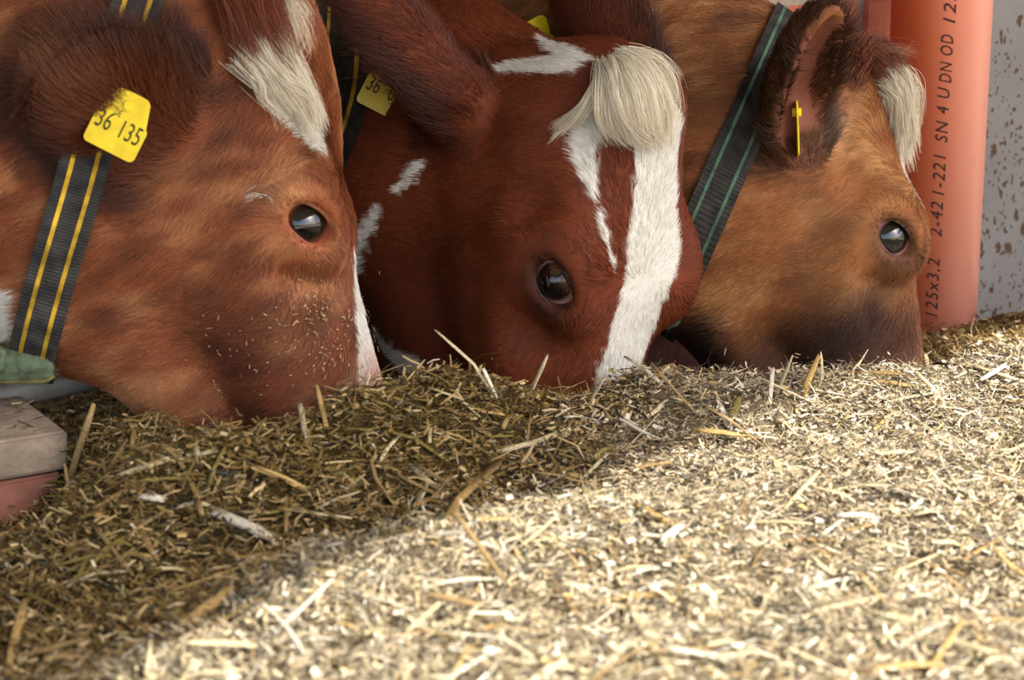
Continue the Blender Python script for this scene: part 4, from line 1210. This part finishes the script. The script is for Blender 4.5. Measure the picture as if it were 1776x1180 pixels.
ear_tag(at(672, 165, dB), RGT * .89 - UPV * .45 + FWD * .1, UPV * .93 + RGT * .36, .0285, .0215, 'yellow ear tag printed 36 0 half covered by an ear fringe',
        [('36', .025, -.0255, .003), ('06', .025, .000, .003), ('DE', .009, -.006, .0165)])
ear_tag(at(938, 72, 2.93), RGT * .8 + UPV * .5 + FWD * .3, RGT * -.1 + UPV * .95 - FWD * .2, .017, .010, 'yellow ear tag showing only its holed end behind a brown neck', [], hole=True)
sC, _ = surf(Cc, [(1380, 215)])
ear_tag(at(1383, 238, (sC[0] - CAM) @ FWD - .006), FWD * 1.0 + RGT * .06, UPV * 1.0 - RGT * .03, .022, .021, 'yellow ear tag seen edge-on below a pink hollow ear', [])

# ------------------------------------------------------------------ single straws on the heap
m_straw = mat('straw_stalk', attr='col', rough=0.5, spec=0.35, color_noise=(320, 0.78), bump=(500, .6))
def stalk_mesh(pts, width, rgb, thick=.35, seed=0):
    """a flattened hollow-looking stalk along pts with a ragged end"""
    g = np.random.default_rng(seed); pts = np.asarray(pts, float)
    seg = np.r_[0, np.cumsum(np.linalg.norm(np.diff(pts, axis=0), axis=1))]; seg /= seg[-1]
    k = 5; t = np.linspace(0, 1, k); p = np.stack([np.interp(t, seg, pts[:, a]) for a in range(3)], 1)
    if len(pts) > 2:
        ii = [int(np.argmin(abs(t - s_))) for s_ in seg]
        for a, b in zip(ii, pts): p[a] = b
    n = 6; V = []; roll = g.uniform(-.6, .6)
    for i in range(k):
        tg = unit(p[min(i + 1, k - 1)] - p[max(i - 1, 0)])
        view = unit(CAM - p[i]); sd_ = unit(np.cross(tg, np.array([0.1, -.5, 1.0]))); up = np.cross(sd_, tg)
        a_, b_ = sd_ * math.cos(roll) + up * math.sin(roll), up * math.cos(roll) - sd_ * math.sin(roll)
        w = width * .5 * (1 if 0 < i < k - 1 else g.uniform(.5, .95))
        for q in range(n):
            th = 2 * math.pi * q / n
            V.append(p[i] + a_ * math.cos(th) * w + b_ * math.sin(th) * w * thick + tg * (g.uniform(-1, 1) * width * (0.5 if i in (0, k - 1) else 0)))
    Fq = [(i * n + q, i * n + (q + 1) % n, (i + 1) * n + (q + 1) % n, (i + 1) * n + q) for i in range(k - 1) for q in range(n)]
    Fq += [(0, 3, 2, 1), (0, 5, 4, 3), ((k - 1) * n, (k - 1) * n + 1, (k - 1) * n + 2, (k - 1) * n + 3), ((k - 1) * n, (k - 1) * n + 3, (k - 1) * n + 4, (k - 1) * n + 5)]
    V = np.array(V); base = V.mean(0)
    col = np.tile(np.asarray(rgb), (len(V), 1)) * g.uniform(.82, 1.1, (k, 1)).repeat(n, 0)
    me = mesh_np('straw_stalk', V - base, np.array(Fq), m_straw, True, np.clip(col, 0, .9))
    return me, base
def stalk(name, pts, width, rgb, label, group, seed=0, thick=.35):
    me, base = stalk_mesh(pts, width, rgb, thick, seed)
    return tag(link(name, me, loc=base), label, 'straw', group)
PALE, GOLD, TAN, BONE, OLIVE = lin3(226, 208, 164), lin3(206, 170, 106), lin3(176, 146, 96), lin3(234, 224, 200), lin3(140, 124, 60)
def F_(px, py, lift=.004): return on_feed(px, py, lift)
def standing(base_px, top_px, mid=None, lean=0.0):
    b = on_feed(*base_px, 0.0); D = (b - CAM) @ FWD
    out = [at(*top_px, D - .01 - lean)]
    if mid: out.append(at(*mid, D - .01 - lean * .5))
    return out + [b - np.array([0, 0, .004])]
ONE = [
 (standing((862, 690), (757, 574), (822, 632)), .0048, PALE, 'tall bent pale straw rising in front of the mahogany cow\'s cheek'),
 (standing((866, 692), (838, 640), (850, 664)), .0046, BONE, 'short pale straw under the tall bent straw at the mahogany cow\'s cheek'),
 (standing((914, 688), (949, 618)), .0055, PALE, 'upright straw leaning before the mahogany cow\'s nose, left of its blaze'),
 (standing((1015, 705), (1048, 655)), .0060, PALE, 'pale straw leaning against the foot of the white blaze'),
 (standing((1118, 664), (1160, 636)), .0042, PALE, 'slanting pale straw just right of the white blaze'),
 ([F_(800, 698), F_(838, 714), F_(893, 722)], .0085, GOLD, 'broad curved golden straw lying below the mahogany cow\'s mouth'),
 ([F_(988, 686), F_(972, 712), F_(957, 736)], .0080, TAN, 'thick tan stalk below the mahogany cow\'s nose'),
 ([F_(866, 800, .014), F_(796, 866, .016), F_(752, 944)], .0085, GOLD, 'longest golden stalk in the shade, bent in the middle'),
 ([F_(370, 887, .008), F_(425, 910, .008), F_(484, 938)], .0105, BONE, 'thick split whitish stalk in the dark hollow'),
 (standing((106, 884), (164, 697), (134, 790)), .0075, TAN, 'long jointed stalk leaning on the end of the kerb'),
 (standing((124, 868), (112, 806)), .0040, TAN, 'thin stalk beside the long jointed one at the kerb'),
 ([F_(740, 840), F_(714, 894)], .0070, PALE, 'short cut pale stalk in the shade above the ridge'),
 ([F_(308, 1092, .006), F_(356, 1056, .008), F_(404, 1020, .006)], .0105, GOLD, 'broad golden stalk on the sunlit ridge near the dark hollow'),
 ([F_(496, 1042, .005), F_(528, 1090, .004)], .0070, BONE, 'short white stalk on the front slope left of centre'),
 ([F_(410, 966, .012), F_(440, 1014, .004)], .0060, PALE, 'short straw pointing into the dark hollow from the ridge'),
 ([F_(986, 746, .006), F_(930, 766, .007), F_(862, 784)], .0066, PALE, 'long pale straw lying level below the mahogany cow'),
 ([F_(1106, 876, .006), F_(1148, 900, .006), F_(1190, 926)], .0085, GOLD, 'golden stalk crossed by a white one at mid heap'),
 ([F_(1186, 910, .012), F_(1146, 938, .010)], .0075, BONE, 'white stalk crossing a golden one at mid heap'),
 ([F_(1330, 1024, .005), F_(1400, 1022, .006), F_(1482, 1000, .008)], .0060, BONE, 'long white straw lying level on the front slope'),
 ([F_(1080, 1032, .006), F_(1120, 1100, .007), F_(1166, 1172, .006)], .0075, PALE, 'long blurred pale straw at the bottom middle'),
 ([F_(1096, 1106, .006), F_(1036, 1170, .006)], .0070, BONE, 'white straw meeting a long pale one at the bottom middle'),
 ([F_(1502, 836, .008), F_(1556, 850, .010), F_(1602, 866, .008)], .0062, BONE, 'white straw with a bent end on the slope below the tan cow'),
 ([F_(1600, 866, .008), F_(1576, 886, .005)], .0055, BONE, 'short white straw at the bent end of another, below the tan cow'),
 ([F_(1640, 628, .006), F_(1705, 640, .008), F_(1778, 664, .006)], .0095, PALE, 'long broad straw below the small heap at the grey panel'),
 ([F_(1700, 660, .010), F_(1745, 632, .016)], .0060, BONE, 'white straw crossing the long broad one at the grey panel'),
 (standing((1340, 695), (1374, 618)), .0046, PALE, 'upright straw before the tan cow\'s dark jaw'),
 (standing((1392, 690), (1420, 618), (1398, 668)), .0066, GOLD, 'broad orange-gold straw standing before the tan cow\'s cheek'),
 (standing((1428, 660), (1424, 612)), .0040, PALE, 'thin upright straw right of the orange-gold one'),
 (standing((1334, 704), (1340, 642)), .0060, BONE, 'white upright straw left of the tan cow\'s dark jaw'),
 (standing((1470, 664), (1496, 622), (1480, 640)), .0040, PALE, 'leaning straw below the tan cow\'s cheek'),
 (standing((1612, 646), (1606, 616)), .0060, PALE, 'short stub of straw at the tan cow\'s nose, by the pipe'),
 ([F_(44, 1040, .010), F_(30, 1090, .010), F_(16, 1152, .006)], .0080, GOLD, 'blurred golden stalk in the bottom corner below the kerb'),
 ([F_(96, 1130, .006), F_(60, 1176, .006)], .0090, PALE, 'blurred pale stalk at the bottom edge below the kerb'),
 ([F_(240, 912, .006), F_(272, 972, .005)], .0070, TAN, 'tan stalk lying down-slope right of the kerb'),
 (standing((674, 676), (686, 628)), .0070, GOLD, 'upright chip of straw at the red cow\'s pink nose'),
 ([F_(338, 768, .010), F_(347, 808, .004)], .0050, PALE, 'short straw hanging below the red cow\'s chin'),
 ([F_(322, 792, .004), F_(376, 782, .006)], .0050, PALE, 'short level straw below the red cow\'s chin'),
 ([F_(240, 776, .006), F_(300, 800, .005)], .0070, BONE, 'white straw under the red cow\'s jaw'),
 ([F_(208, 824, .006), F_(292, 796, .008)], .0075, PALE, 'pale split straw lying between the kerb and the dark hollow'),
 ([F_(246, 860, .008), F_(286, 866, .006)], .0090, BONE, 'short broad white chip beside the dark hollow'),
 ([F_(160, 906, .006), F_(232, 1000, .004)], .0050, TAN, 'long thin straw running down-slope below the kerb'),
 ([F_(925, 830, .006), F_(1010, 806, .006)], .0050, GOLD, 'thin golden straw in the half shade at mid heap'),
 ([F_(1250, 700, .010), F_(1262, 742, .004)], .0070, BONE, 'white straw standing on the slope left of the tan cow'),
 ([F_(1282, 690, .012), F_(1268, 730, .004)], .0090, OLIVE, 'olive leaf blade standing on the slope left of the tan cow'),
]
for k, (pts, w, rgb, label) in enumerate(ONE):
    stalk('straw_stalk', pts, w, rgb, label, 'single straws that stand out on the heap', k)
g = np.random.default_rng(321)
spots = 0
while spots < 240:
    px, py = g.uniform(-20, 1800), g.uniform(650, 1190)
    p = on_feed(px, py)
    D = (p - CAM) @ FWD
    if D > 3.1: continue
    x_, y_ = p[:2]; r_ = g.random()
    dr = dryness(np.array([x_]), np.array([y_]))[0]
    L = g.uniform(.028, .075); ya = g.uniform(0, math.pi * 2); d = np.array([math.cos(ya), math.sin(ya)]) * L / 2
    a, b = p[:2] - d, p[:2] + d
    up = g.exponential(.008)
    za, zb = feed_fast(*a) + .003, feed_fast(*b) + .003 + up
    mid = (a + b) / 2 + g.normal(0, .003, 2); zm = max((za + zb) / 2, feed_fast(*mid) + .004) + g.uniform(0, .003)
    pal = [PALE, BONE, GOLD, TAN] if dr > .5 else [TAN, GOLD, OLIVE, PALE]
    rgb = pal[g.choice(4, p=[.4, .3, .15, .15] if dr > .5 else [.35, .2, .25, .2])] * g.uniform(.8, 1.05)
    stalk('cut_straw', [(*a, za), (*mid, zm), (*b, zb)], g.uniform(.0026, .0056), rgb, 'one of the many short cut straws strewn over the feed heap', 'short cut straws strewn over the heap', 1000 + spots, .3)
    spots += 1
